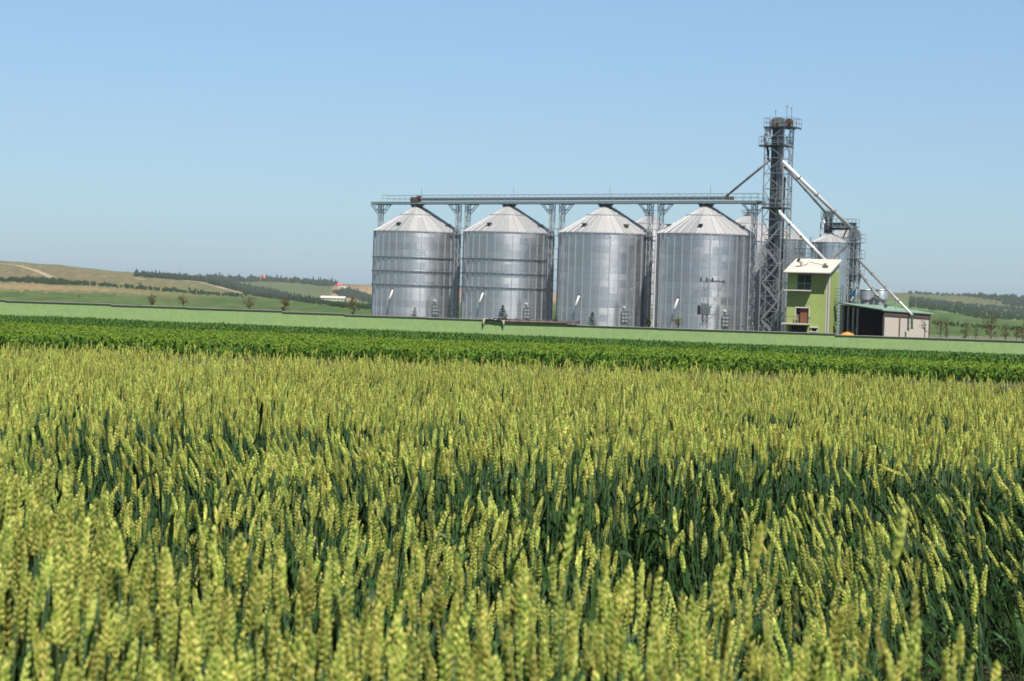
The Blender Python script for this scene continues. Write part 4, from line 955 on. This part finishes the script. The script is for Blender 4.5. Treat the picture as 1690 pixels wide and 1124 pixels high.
p = at(1478.5, 508, 215); e = empty('vent_post', p, 0, 'short grey post standing up behind the shed roof', 'post'); MB().tube([(0, 0, -3), (0, 0, .85)], .1, 8).obj('post', M['lattice'], e); MB().lathe([(.16, .85), (.12, .95)], 10).obj('cap', M['midsteel'], e)

# ---------------------------------------------------------------- transformer pole and birds
PD = 218.0; p0 = at(1162.5, 547, PD); zt = at(1160, 463, PD).z
e = empty('transformer_pole', (p0.x, PD, BASE), R(-10), 'lattice power pole with transformer in front of the rightmost large silo', 'power pole')
PH = zt-BASE; b = MB(); lattice(b, 0, PH, .5, 12, 0, tb=.045); b.obj('bracing', M['midsteel'], e)
for sx, sy in ((-1, -1), (1, -1), (1, 1), (-1, 1)): MB().bar((sx*.25, sy*.25, 0), (sx*.25, sy*.25, PH), .07).obj('leg', M['lattice'], e)
MB().bar((-.75, -.3, PH-.15), (1.0, -.3, PH-.15), .1).obj('crossarm', M['midsteel'], e)
MB().bar((-.9, -.3, PH-.9), (.8, -.3, PH-.9), .07).obj('crossarm', M['midsteel'], e)
for x in (-.6, .1, .8):
    b = MB(); b.lathe([(.05, 0), (.13, .1), (.07, .17), (.13, .25), (.07, .32), (.11, .4), (.03, .5)], 10, (x, -.3, PH-.1)); b.obj('insulator', M['black'], e)
zt1 = at(1163, 511, PD).z-BASE
b = MB(); b.box((.05, -.65, zt1), (1.15, .7, .95)); [b.box((-.45+.14*k, -1.03, zt1-.05), (.05, .12, .75)) for k in range(8)]; tr = b.obj('transformer', M['midsteel'], e)
for k in range(3): b = MB(); b.lathe([(.06, 0), (.1, .08), (.06, .15), (.1, .22), (.04, .35)], 8, (-.3+.33*k, -.65, zt1+.47)); b.obj('bushing', M['black'], tr)
b = MB(); b.tube([(-.65, -.7, zt1-.5), (-.65, -.7, zt1+.5)], .22, 10); b.obj('oil_tank', M['black'], tr)
b = MB(); b.bar((-.9, -.6, zt1-.55), (1.5, -.6, zt1-.55), .1); b.bar((.3, -.6, zt1-1.2), (1.6, -.9, zt1-.4), .05); b.bar((.6, -.3, zt1+.3), (1.7, -.3, zt1+.3), .05); b.bar((1.5, -.6, zt1-.6), (1.5, -.6, zt1+.3), .05); b.bar((-.3, -.5, zt1-.55), (-.3, -.3, zt1-1.4), .06); b.obj('platform', M['midsteel'], e)
MB().box((0, -.34, 3.9), (.4, .3, .7)).obj('switch_box', M['midsteel'], e)
b = MB(); w0 = at(1166, 463.5, PD-.3); w1 = at(1204, 464.8, PD+8)
e2 = empty('power_line', w0, 0, 'thin power line leaving the transformer pole to the right, with birds', 'wire')
pts = [w0.lerp(w1, i/10)-w0-Vector((0, 0, .1*math.sin(math.pi*i/10))) for i in range(11)]
MB().tube(pts, .018, 5).obj('wire', M['black'], e2)
MB().bar(w1-w0, Vector((w1.x-w0.x, w1.y-w0.y, -1)), .0001).obj('wire_end', M['black'], e2) if False else None
def bird_mesh():
    b = MB(); b.tube([(-.13, 0, -.02), (-.07, 0, .03), (0, 0, .06), (.06, 0, .12), (.10, 0, .15)], [.008, .035, .055, .045, .02], 8); b.tube([(.08, 0, .14), (.12, 0, .15), (.16, 0, .145)], [.034, .028, .004], 7); b.bar((-.1, 0, 0), (-.25, 0, -.06), .05, .012)
    return b.mesh('body', M['black'], True)
BM = bird_mesh()
bl = ['bird at the left end of the wire, close to the pole', 'second bird on the wire from the pole', 'third bird on the wire from the pole', 'fourth bird on the wire from the pole', 'fifth bird on the wire from the pole',
      'sixth bird on the wire from the pole', 'fourth bird from the right end of the wire', 'third bird from the right end of the wire', 'second bird from the right end of the wire', 'bird at the right end of the wire']
for k, f in enumerate((.08, .19, .34, .42, .5, .58, .68, .76, .85, .97)):
    i = f*10; a = pts[int(i)].lerp(pts[min(int(i)+1, 10)], i-int(i))+w0
    o = bpy.data.objects.new('bird', BM); COL.objects.link(o); o.location = a+Vector((0, 0, .03)); o.rotation_euler = (0, 0, rnd.uniform(-.6, .6)+(3.14 if k % 3 else 0)); o.scale = (1.1,)*3
    tag(o, bl[k], 'bird', 'small dark birds on the power line')

# ---------------------------------------------------------------- saplings behind the wall
def young_tree(px, top, bot, wpx, d, lab, leaf='leaf_olive', name='sapling', seed=0, kind='tree', cat='tree', dens=1.0, group='young trees behind the green wall'):
    rg = random.Random(seed); k = d/F; p = at(px, bot, d); gz_ = gy(p.x, d) if d > 205 else g(p.x, d); top_z = at(px, top, d).z
    e = empty(name, (p.x, d, gz_), 0, lab, cat, group); h = top_z-gz_; wd = wpx*k; vis = (bot-top)*k
    if kind == 'conifer':
        b = MB(); b.tube([(0, 0, 0), (0, 0, h*.98)], [.06, .015], 6); b.obj('trunk', M['bark'], e); b = MB(); nl = max(5, int(h/.28))
        for i in range(nl):
            z = h*(.25+.72*i/nl); rr = wd/2*(1-(i/nl))**.8*rg.uniform(.8, 1.15)+.04; nb = 7
            for j in range(nb):
                a = rg.uniform(0, 6.3); tip = Vector((math.cos(a)*rr, math.sin(a)*rr, z+rr*.25))
                b.tube([(0, 0, z), tip], [.02, .006], 3, 1)
                for q in range(int(22*dens)):
                    f = rg.uniform(.15, 1.05); c = Vector((0, 0, z)).lerp(tip, f); e3 = Euler((rg.uniform(0, 6), rg.uniform(0, 6), rg.uniform(0, 6))).to_matrix(); s = .11*rg.uniform(.6, 1.2)
                    b.add([c+e3@Vector((-s, 0, 0)), c+e3@Vector((0, -.02, 0)), c+e3@Vector((s, 0, 0)), c+e3@Vector((0, .02, 0))], [(0, 1, 2, 3)])
        b.obj('crown', [M[leaf], M['bark']], e); return e
    tb = MB(); cb_ = MB(); tb.tube([(0, 0, 0), (rg.uniform(-.05, .05), 0, h*.5), (rg.uniform(-.08, .08), 0, h*.93)], [.07, .05, .015], 6)
    if kind == 'bush': tb = MB(); tb.tube([(0, 0, 0), (0, 0, h*.5)], .05, 5)
    n = int(26*dens)
    for i in range(n):
        z = (h-vis)+vis*rg.uniform(.05, .75) if kind == 'tree' else h*rg.uniform(.2, .6)
        a = rg.uniform(0, 6.3); f = math.sin(math.pi*min(max((z-(h-vis))/vis, 0.1), .9))**.6
        rr = wd/2*rg.uniform(.45, 1.05)*(.55+.5*f)
        tip = Vector((math.cos(a)*rr, math.sin(a)*rr, min(z+rr*rg.uniform(.5, 1.1), h)))
        tb.tube([(0, 0, z-.15), Vector((tip.x*.5, tip.y*.5, (z+tip.z)/2-.04)), tip], [.022, .016, .006], 4)
        leaf_quads(cb_, tip*.93+Vector((0, 0, 0)), (wd*.11, wd*.11, wd*.10), int(34*dens), .05, rg)
        leaf_quads(cb_, Vector((tip.x*.55, tip.y*.55, (z+tip.z)/2)), (wd*.10, wd*.10, wd*.10), int(12*dens), .05, rg)
    leaf_quads(cb_, (0, 0, h-.1*vis), (wd*.14, wd*.14, vis*.14), int(60*dens), .05, rg)
    tb.obj('trunk', M['bark'], e); cb_.obj('crown', M[leaf], e); return e
T = [(131, 488, 498, 18, 'low reddish bush behind the wall, furthest left', 'leaf_brown', 'bush', 'bush', .9),
     (230, 503, 506, 8, 'tiny reddish tuft on the wall top left of the first sapling', 'leaf_brown', 'bush', 'bush', .5),
     (250, 484.5, 504, 15, 'slender leafy sapling, first behind the left part of the wall', 'leaf_olive', 'sapling', 'tree', 1.0),
     (302, 488, 506, 23, 'thin airy sapling standing second from the left behind the wall', 'leaf_olive', 'sapling', 'tree', .7),
     (412, 489, 511, 25, 'wide sapling with sparse crown before the green field', 'leaf_olive', 'sapling', 'tree', .9),
     (469.5, 490, 514, 16, 'narrow dense sapling behind the wall step', 'leaf_olive', 'sapling', 'tree', 1.1),
     (583, 484, 519, 17, 'tallest thin sapling left of the first silo', 'leaf_olive', 'sapling', 'tree', 1.0),
     (592, 510, 519, 10, 'small brown shrub at the foot of the tallest thin sapling', 'leaf_brown', 'bush', 'bush', .8),
     (776, 516, 527, 7, 'little dark shrub in front of the second silo', 'leaf_brown', 'bush', 'bush', .6),
     (916, 520, 533, 8, 'small green shrub in the shade between second and third silos', 'leaf_green', 'sapling', 'tree', .6),
     (1070, 520, 540, 11, 'green sapling in the dark gap between third and fourth silos', 'leaf_green', 'sapling', 'tree', .9),
     (1119, 524, 542, 16, 'light olive sapling before the rightmost large silo', 'leaf_olive', 'sapling', 'tree', .9),
     (1225, 538, 548, 13, 'low green bush at the right foot of the rightmost large silo', 'leaf_green', 'bush', 'bush', 1.0),
     (1526, 522, 556, 20, 'leafy branches in front of the beige shed end', 'leaf_olive', 'sapling', 'tree', .5),
     (1552, 522, 557, 26, 'broad sapling just right of the shed', 'leaf_olive', 'sapling', 'tree', .8),
     (1563, 524, 557, 9, 'slim sapling behind the broad one right of the shed', 'leaf_olive', 'sapling', 'tree', .7),
     (1593, 527, 558, 20, 'sapling with round crown alone right of the shed', 'leaf_olive', 'sapling', 'tree', .8),
     (1611, 533, 558, 10, 'thin short sapling left of the biggest sapling', 'leaf_olive', 'sapling', 'tree', .5),
     (1635, 516, 559, 27, 'biggest bushy young tree behind the right part of the wall', 'leaf_olive', 'sapling', 'tree', 1.3),
     (1659, 533, 560, 20, 'young tree just right of the biggest sapling', 'leaf_olive', 'sapling', 'tree', .8),
     (1677, 536, 561, 9, 'thin young tree second from the right edge of the picture', 'leaf_olive', 'sapling', 'tree', .6),
     (1688, 529, 562, 18, 'young tree at the right edge behind the wall', 'leaf_olive', 'sapling', 'tree', .9),
     (-30, 486, 500, 18, 'sapling beyond the left edge behind the wall', 'leaf_olive', 'sapling', 'tree', .8),
     (1720, 535, 563, 20, 'sapling beyond the right edge behind the wall', 'leaf_olive', 'sapling', 'tree', .8)]
for i, (px, t_, b_, w_, lab, lf, nm, kd, dn) in enumerate(T):
    d = WY(at(px, b_, 207).x)+1.8
    if px == 1526: d = 198.5+0; d = WY(at(px, b_, 207).x)+.9
    young_tree(px, t_, b_, w_, d, lab, lf, nm, 50+i, kd, 'bush' if kd == 'bush' else 'tree', dn, 'low bushes behind the green wall' if kd == 'bush' else 'young trees behind the green wall')
for i, (px, t_, b_, w_, lab, lf, dn) in enumerate([(684, 505, 523, 20, 'sparse young fir in front of the leftmost silo', 'needle', .5), (829, 501, 530, 25, 'dark bushy young pine in front of the second silo', 'needle_dark', 1.5), (977, 512, 536, 22, 'young spruce with tiered branches in front of the third silo', 'needle', 1.1)]):
    young_tree(px, t_, b_, w_, WY(at(px, b_, 207).x)+1.8, lab, lf, 'young_fir', 80+i, 'conifer', 'tree', dn)

# ---------------------------------------------------------------- corn and bean strips
def blade(b, p, az, L_, w_, up, droop, mi=0, seg=5, twist=0.0):
    d = Vector((math.cos(az), math.sin(az), 0)); s = Vector((-d.y, d.x, 0)); vs = []
    for i in range(seg+1):
        t_ = i/seg; q = Vector(p)+d*(L_*t_*math.cos(up)*(1-.15*t_))+Vector((0, 0, L_*(t_*math.sin(up)-droop*t_*t_)))
        ww = w_*(math.sin(math.pi*min(.12+t_*.88, 1))**.7 if t_ < 1 else .02)/2
        ss = (s*math.cos(twist*t_)+Vector((0, 0, 1))*math.sin(twist*t_))
        vs += [q-ss*ww, q+ss*ww]
    b.add(vs, [(2*i, 2*i+1, 2*i+3, 2*i+2) for i in range(seg)], mi)
def corn_plant(seed, h=.55, wd=.075, n=7):
    rg = random.Random(seed); b = MB(); b.tube([(0, 0, 0), (0, 0, h*.55)], [.012, .006], 5)
    a = rg.uniform(0, 3.1)
    for i in range(n): z = h*(.1+.42*i/n); blade(b, (0, 0, z), a+math.pi*(i % 2)+rg.uniform(-.5, .5), h*rg.uniform(.62, .95), wd*rg.uniform(.8, 1.2), R(rg.uniform(48, 78)), rg.uniform(.3, .75), twist=rg.uniform(-.8, .8))
    return b
def bean_plant(seed):
    rg = random.Random(seed); b = MB()
    for i in range(30):
        a = rg.uniform(0, 6.3); r = rg.uniform(.02, .19); z = rg.uniform(.1, .34)-r*.3; c = Vector((math.cos(a)*r, math.sin(a)*r, z))
        e3 = Euler((rg.uniform(-.7, .7), rg.uniform(-.7, .7), a)).to_matrix(); s = rg.uniform(.03, .052)
        b.add([c+e3@Vector((-s, 0, 0)), c+e3@Vector((0, -s*.7, 0)), c+e3@Vector((s*1.2, 0, 0)), c+e3@Vector((0, s*.7, 0))], [(0, 1, 2, 3)])
    return b
def field_edge(x, tab): return tab(x)
NP = np.random.RandomState(5)
def strip(name, src, y0f, y1f, rows, gap, sc, label, jit=.12, xm=1.25):
    pts = []
    ya = 45; yb = 225; y = ya
    while y < yb:
        half = y*.2817*xm+5; x = -half
        m_ = int(2*half/gap); X = -half+np.arange(m_)*gap+NP.uniform(-gap*.4, gap*.4, m_); Y = y+NP.uniform(-jit, jit, m_)-.10*X
        Y0 = np.array([y0f(v) for v in X]); Y1 = np.array([y1f(v) for v in X]); ok = (Y > Y0) & (Y < Y1); X, Y = X[ok], Y[ok]
        if len(X):
            Z = np.interp(Y, [a for a, _ in PY], [b_ for _, b_ in PY])-.009*np.clip(X, -80, 80)*np.clip((Y-60)/140, 0, 1); pts.append(np.stack([X, Y, Z-.02], 1))
        y += rows
    P = np.concatenate(pts); n = len(P); rot = np.stack([NP.normal(0, .1, n), NP.normal(0, .1, n), NP.uniform(0, 6.28, n)], 1)
    s = sc*NP.uniform(.78, 1.2, n)*(1+.12*np.sin(P[:, 0]*.35)*np.sin(P[:, 1]*.22)); print(name, n)
    return scatter(name, P, rot, s, NP.randint(0, len(src), n), src, label)
src_corn = [corn_plant(i, .28+.04*i, .05, 8).obj('corn_plant_%d' % i, M['corn'], link=False) for i in range(6)]
src_cf = [corn_plant(20+i, .58, .07, 8).obj('far_corn_%d' % i, M['corn_far'], link=False) for i in range(5)]
src_soy = [bean_plant(i).obj('bean_plant_%d' % i, M['soy'], link=False) for i in range(6)]
Y0 = lambda x: 55.5-.10*x+.8*math.sin(x*.9)+rnd.gauss(0, .5)
BC = lambda x: lerp(x, [(-60, 150), (-25, 138), (14, 116), (22, 88), (60, 84)])+3*math.sin(x*.31)+rnd.gauss(0, 5)
strip('corn_edge_rows', src_corn+[bean_plant(40+i).obj('edge_weed_%d' % i, M['soy'], link=False) for i in range(2)], Y0, lambda x: 65.5-.10*x+rnd.gauss(0, 1.0), .5, .16, 1.0, 'dark tall corn rows at the front edge of the far crop')
strip('bean_rows', src_soy, lambda x: 66-.10*x, BC, .42, .26, 1.0, 'bright yellow green low crop behind the first corn rows')
strip('corn_rows', src_cf, BC, lambda x: 205.5-.10*x, .8, .30, 1.0, 'dark green corn reaching to the foot of the green wall')

# ---------------------------------------------------------------- wheat
def ear_mb(seed, L_=.092):
    """braided ear: two ranks of spikelets, each of three plump florets, on a slightly bent rachis"""
    rg = random.Random(seed); b = MB(); ns = 15; bend = rg.uniform(-.02, .02); wob = rg.uniform(.9, 1.15)
    def ell(c, d, up_, L2, w2, t2):
        d = d.normalized(); s = d.cross(up_).normalized(); n_ = s.cross(d); rings = [(-.5, .35), (-.18, .92), (.18, .9), (.42, .42)]; m_ = 5; vs = []
        for tt, rr in rings: vs += [c+d*L2*tt+(s*math.cos(2*math.pi*k/m_)*w2+n_*math.sin(2*math.pi*k/m_)*t2)*rr for k in range(m_)]
        vs.append(c+d*L2*.62); fs = [(i*m_+k, i*m_+(k+1) % m_, (i+1)*m_+(k+1) % m_, (i+1)*m_+k) for i in range(3) for k in range(m_)]+[(3*m_+k, 3*m_+(k+1) % m_, 4*m_) for k in range(m_)]
        b.add(vs, fs)
    for i in range(ns):
        t_ = i/(ns-1); z = L_*(.03+.90*t_); x = bend*t_*t_; side = 1 if i % 2 else -1
        k = (math.sin(math.pi*(.18+.70*t_))**.5)*wob
        for j, (dx, dy) in enumerate(((1.1, 0), (.45, 1), (.45, -1))):
            c = Vector((x+side*.0040*dx*k+side*.0006+rg.gauss(0, .0004), dy*.0030*k, z+(.0022 if j else 0)+rg.gauss(0, .0006)))
            ell(c, Vector((side*(.42 if j == 0 else .26)*(1.2-t_*.6)+rg.gauss(0, .05), dy*.26, 1)), Vector((0, 1, 0)), .0125*k*rg.uniform(.9, 1.12), .0027*k, .0025*k)
    ell(Vector((bend, 0, L_*.985)), Vector((0, 0, 1)), Vector((0, 1, 0)), .011, .0028, .0024)
    return b
SH = .80                                                             # stem length of the model stalk
def stem_mb(seed, dx=0):
    b = MB(); b.tube([(0, 0, 0), (dx*.2, 0, SH*.35), (dx*.6, 0, SH*.7), (dx, 0, SH+.006)], [.0023, .0021, .0017, .0013], 5); return b
def leaves_mb(seed, n=3, big=1.0):
    rg = random.Random(seed); b = MB(); a = rg.uniform(0, 6.3)
    for i in range(n):
        z = SH*(.82-.20*i)*rg.uniform(.93, 1.04)
        blade(b, (0, 0, z), a+2.4*i+rg.uniform(-.5, .5), rg.uniform(.14, .23)*big, rg.uniform(.010, .015)*big, R(rg.uniform(35, 80)), rg.uniform(.25, 1.1), seg=7, twist=rg.uniform(-1.2, 1.2))
    return b
NV = 12
EM = [ear_mb(i, .074+.030*((i*7) % 5)/4).mesh('ear', M['ear'], True) for i in range(NV)]
SM = [stem_mb(i).mesh('stem', M['stem'], True) for i in range(NV)]
def split3(mb, n=3):
    out = []; k = len(mb.v)//n; kf = len(mb.f)//n
    for j in range(n):
        b = MB(); b.add(mb.v[j*k:(j+1)*k], [tuple(q-j*k for q in f) for f in mb.f[j*kf:(j+1)*kf]]); out.append(b.mesh('leaf', M['leaf'], True))
    return out
LM = [split3(leaves_mb(i, 3)) for i in range(NV)]
def full(i, nleaf=None, dropear=False, big=1.0, nm='wheat_stalk_%02d'):
    b = MB(); s = stem_mb(i); l = leaves_mb(i, nleaf or 3, big)
    b.add(s.v, s.f, 1); b.add(l.v, l.f, 2)
    if not dropear:
        e_ = ear_mb(i, .074+.030*((i*7) % 5)/4); b.add([(x, y, z+SH) for x, y, z in e_.v], e_.f, 0)
    return b.obj(nm % i, [M['ear'], M['stem'], M['leaf']], smooth=True, link=False)
SRC = [full(i) for i in range(NV)] + [full(30+i, 5, True, 1.6, 'wheat_tiller_%02d') for i in range(4)]
NEAR = [(-100, 5.0), (0, 4.8), (100, 4.4), (200, 3.8), (300, 3.5), (500, 3.4), (900, 3.45), (1300, 3.2), (1690, 3.0), (1900, 3.0)]
NTOP = [(1.5, .60), (2.2, .68), (2.9, .765), (3.4, .845), (4.2, .86), (5.0, .84)]
def nz2(x, y, s, o=0): return noise.noise(Vector((x*s, y*s, o)))
wheat = []                                                           # (x, y, topz, tiltx, tilty, rz, variant, scale)
rg = random.Random(11)
def put(x, y, top, tx, ty, leafy=False, sc=1.0):
    wheat.append((x, y, top, tx, ty, rg.uniform(0, 6.28), rg.randrange(NV, NV+4) if leafy else rg.randrange(NV), sc))
y = 1.5
def gx_range(y): return y*.2817*1.12+.35
# near stand
N_near = 0
for _ in range(8200):
    y = 1.75+ (5.1-1.75)*rg.random(); hx = gx_range(y)
    x = rg.uniform(-1.75, 1.75)
    if abs(x) > hx: continue
    px = 845+F*x/y+5
    if y > lerp(px, NEAR)+rg.gauss(0, .12): continue
    put(x, y, lerp(y, NTOP)+rg.gauss(0, .02)-rg.random()**1.5*.24+.025, rg.gauss(0, .08), rg.gauss(0, .075)+(.05 if px < 500 else 0), sc=rg.uniform(.88, 1.16))
# trodden gap
for _ in range(10500):
    y = rg.uniform(3.2, 7.6); x = rg.uniform(-2.9, 2.9)
    if abs(x) > gx_range(y): continue
    px = 845+F*x/y+5
    if y < lerp(px, NEAR)+.15: continue
    dn = .72+nz2(x, y, 1.1, 4)*1.6
    if 400 < px < 700: dn += .35
    if px > 1480 and y < 6.5: dn -= .8*min(1, (px-1480)/60)
    if 130 < px < 420 and y > 5.2: dn -= .65
    if rg.random() > dn: continue
    lean = .30*nz2(x, y, .9, 9)+(-.26 if px > 1300 else .05)
    put(x, y, g(x, y)+rg.uniform(.42, .72)+(y-5.4)*.05, rg.gauss(0, .16), rg.gauss(0, .12)+lean, leafy=rg.random() < .30, sc=rg.uniform(.85, 1.0))
# main field
def YEND(px): return 22.6-.0010*px
k = 0
while k < 27000:
    y = math.sqrt(rg.uniform(6.5**2, 23.0**2)); x = rg.uniform(-1, 1)*gx_range(y)
    px = 845+F*x/y+5; k += 1
    if y > YEND(px)+.7*nz2(x, 3, .8)+rg.gauss(0, .45): continue
    front = 6.9+1.1*nz2(x, y*.3, .8, 1)+(-.5 if px < 60 else 0)
    if y < front+rg.gauss(0, .1): continue
    p_ = nz2(x, y, .55, 2)
    if p_ < -.38 and rg.random() < .5: continue
    pl = max(0, nz2(x, y, .42, 14)-.18)*1.8
    top = g(x, y)+.86+.05*nz2(x, y, .35, 5)+.04*nz2(x, y, 1.6, 6)+rg.gauss(0, .05)-pl*.18
    put(x, y, top, rg.gauss(0, .08)+pl*.2, rg.gauss(0, .085)+pl*rg.uniform(.2, .9)*(1 if nz2(x, y, .2, 7) > 0 else -1), leafy=rg.random() < .08, sc=rg.uniform(.92, 1.08))
def stalk_tf(wd):
    x, y, top, tx, ty, rz, v, s = wd
    L_ = (SH+.09)*s; z0 = top-L_*math.cos(tx)*math.cos(ty)
    e_ = Euler((tx, ty, 0)).to_matrix() @ Matrix.Rotation(rz, 3, 'Z')
    ro = e_.to_euler()
    base = Vector((x, y, top))-(e_ @ Vector((0, 0, L_)))*.93; base.z = top-(e_ @ Vector((0, 0, L_))).z
    return base, ro, s
# the 300 that show largest stand as individuals
def visible(wd):
    px, py = proj((wd[0], wd[1], wd[2]-.04)); return -20 < px < 1710 and py < 1150 and wd[6] < NV
near = sorted([i for i, wd in enumerate(wheat) if visible(wd)], key=lambda i: wheat[i][1])[:296]
ns = set(near)
def stalk(base, ro, s, v, label, group):
    e_ = empty('wheat_stalk', base, 0, label, 'wheat stalk', group); e_.rotation_euler = ro; e_.scale = (s, s, s)
    mk('stem', SM[v], e_); mk('ear', EM[v], e_, (0, 0, SH)); [mk('leaf', q, e_) for q in LM[v]]; return e_
for i in near:
    base, ro, s = stalk_tf(wheat[i]); stalk(base, ro, s, wheat[i][6], 'blurred yellow green wheat stalk in the closest stand at the bottom of the picture', 'closest wheat stalks in the foreground')
# single stalks that stand out
def special(px, py, d, tx, ty, v, lab, sc=1.1):
    tip = at(px, py, d); m_ = Euler((tx, ty, 0)).to_matrix() @ Matrix.Rotation(.4*v, 3, 'Z'); base = tip-m_ @ Vector((0, 0, (SH+.092)*sc)); stalk(base, m_.to_euler(), sc, v, lab, None)
special(1497, 828, 2.95, .02, .16, 3, 'tall lone wheat stalk leaning right, sticking up at the right of the foreground', 1.2)
special(1264, 847, 2.95, 0, .20, 5, 'tall wheat stalk leaning right, left of the lone tallest one', 1.15)
special(1454, 772, 6.6, .1, -1.25, 7, 'broken wheat ear bent over nearly level among upright ears', 1.0)
special(940, 838, 3.1, .0, .02, 2, 'upright wheat stalk topping the middle of the foreground stand', 1.1)
rest = [wd for i, wd in enumerate(wheat) if i not in ns]
P, Q, Sc, I = [], [], [], []
for wd in rest:
    base, ro, s = stalk_tf(wd); P.append(base[:]); Q.append((ro.x, ro.y, ro.z)); Sc.append(s); I.append(wd[6])
srt = {o.name: i for i, o in enumerate(SRC)}
scatter('wheat_field', P, Q, Sc, [NV+(v-NV) if v >= NV else v for v in I], SRC, 'dense ripening green wheat filling the field behind the closest stalks')
print('wheat', len(wheat), 'near', len(near))

# ---------------------------------------------------------------- haze
b = MB().box((0, 2050, 10), (6000, 4700, 92)); hz_ = b.obj('haze', None if False else [], None)
m = bpy.data.materials.new('haze_air'); m.use_nodes = True; t = m.node_tree; t.nodes.remove(t.nodes['Principled BSDF'])
pv = t.nodes.new('ShaderNodeVolumePrincipled'); pv.inputs['Color'].default_value = (.80, .88, 1, 1); pv.inputs['Density'].default_value = 0.00007; pv.inputs['Anisotropy'].default_value = .0
t.links.new(pv.outputs[0], t.nodes['Material Output'].inputs['Volume']); hz_.data.materials.append(m); tag(hz_, 'thin summer haze over the fields', kind='stuff')
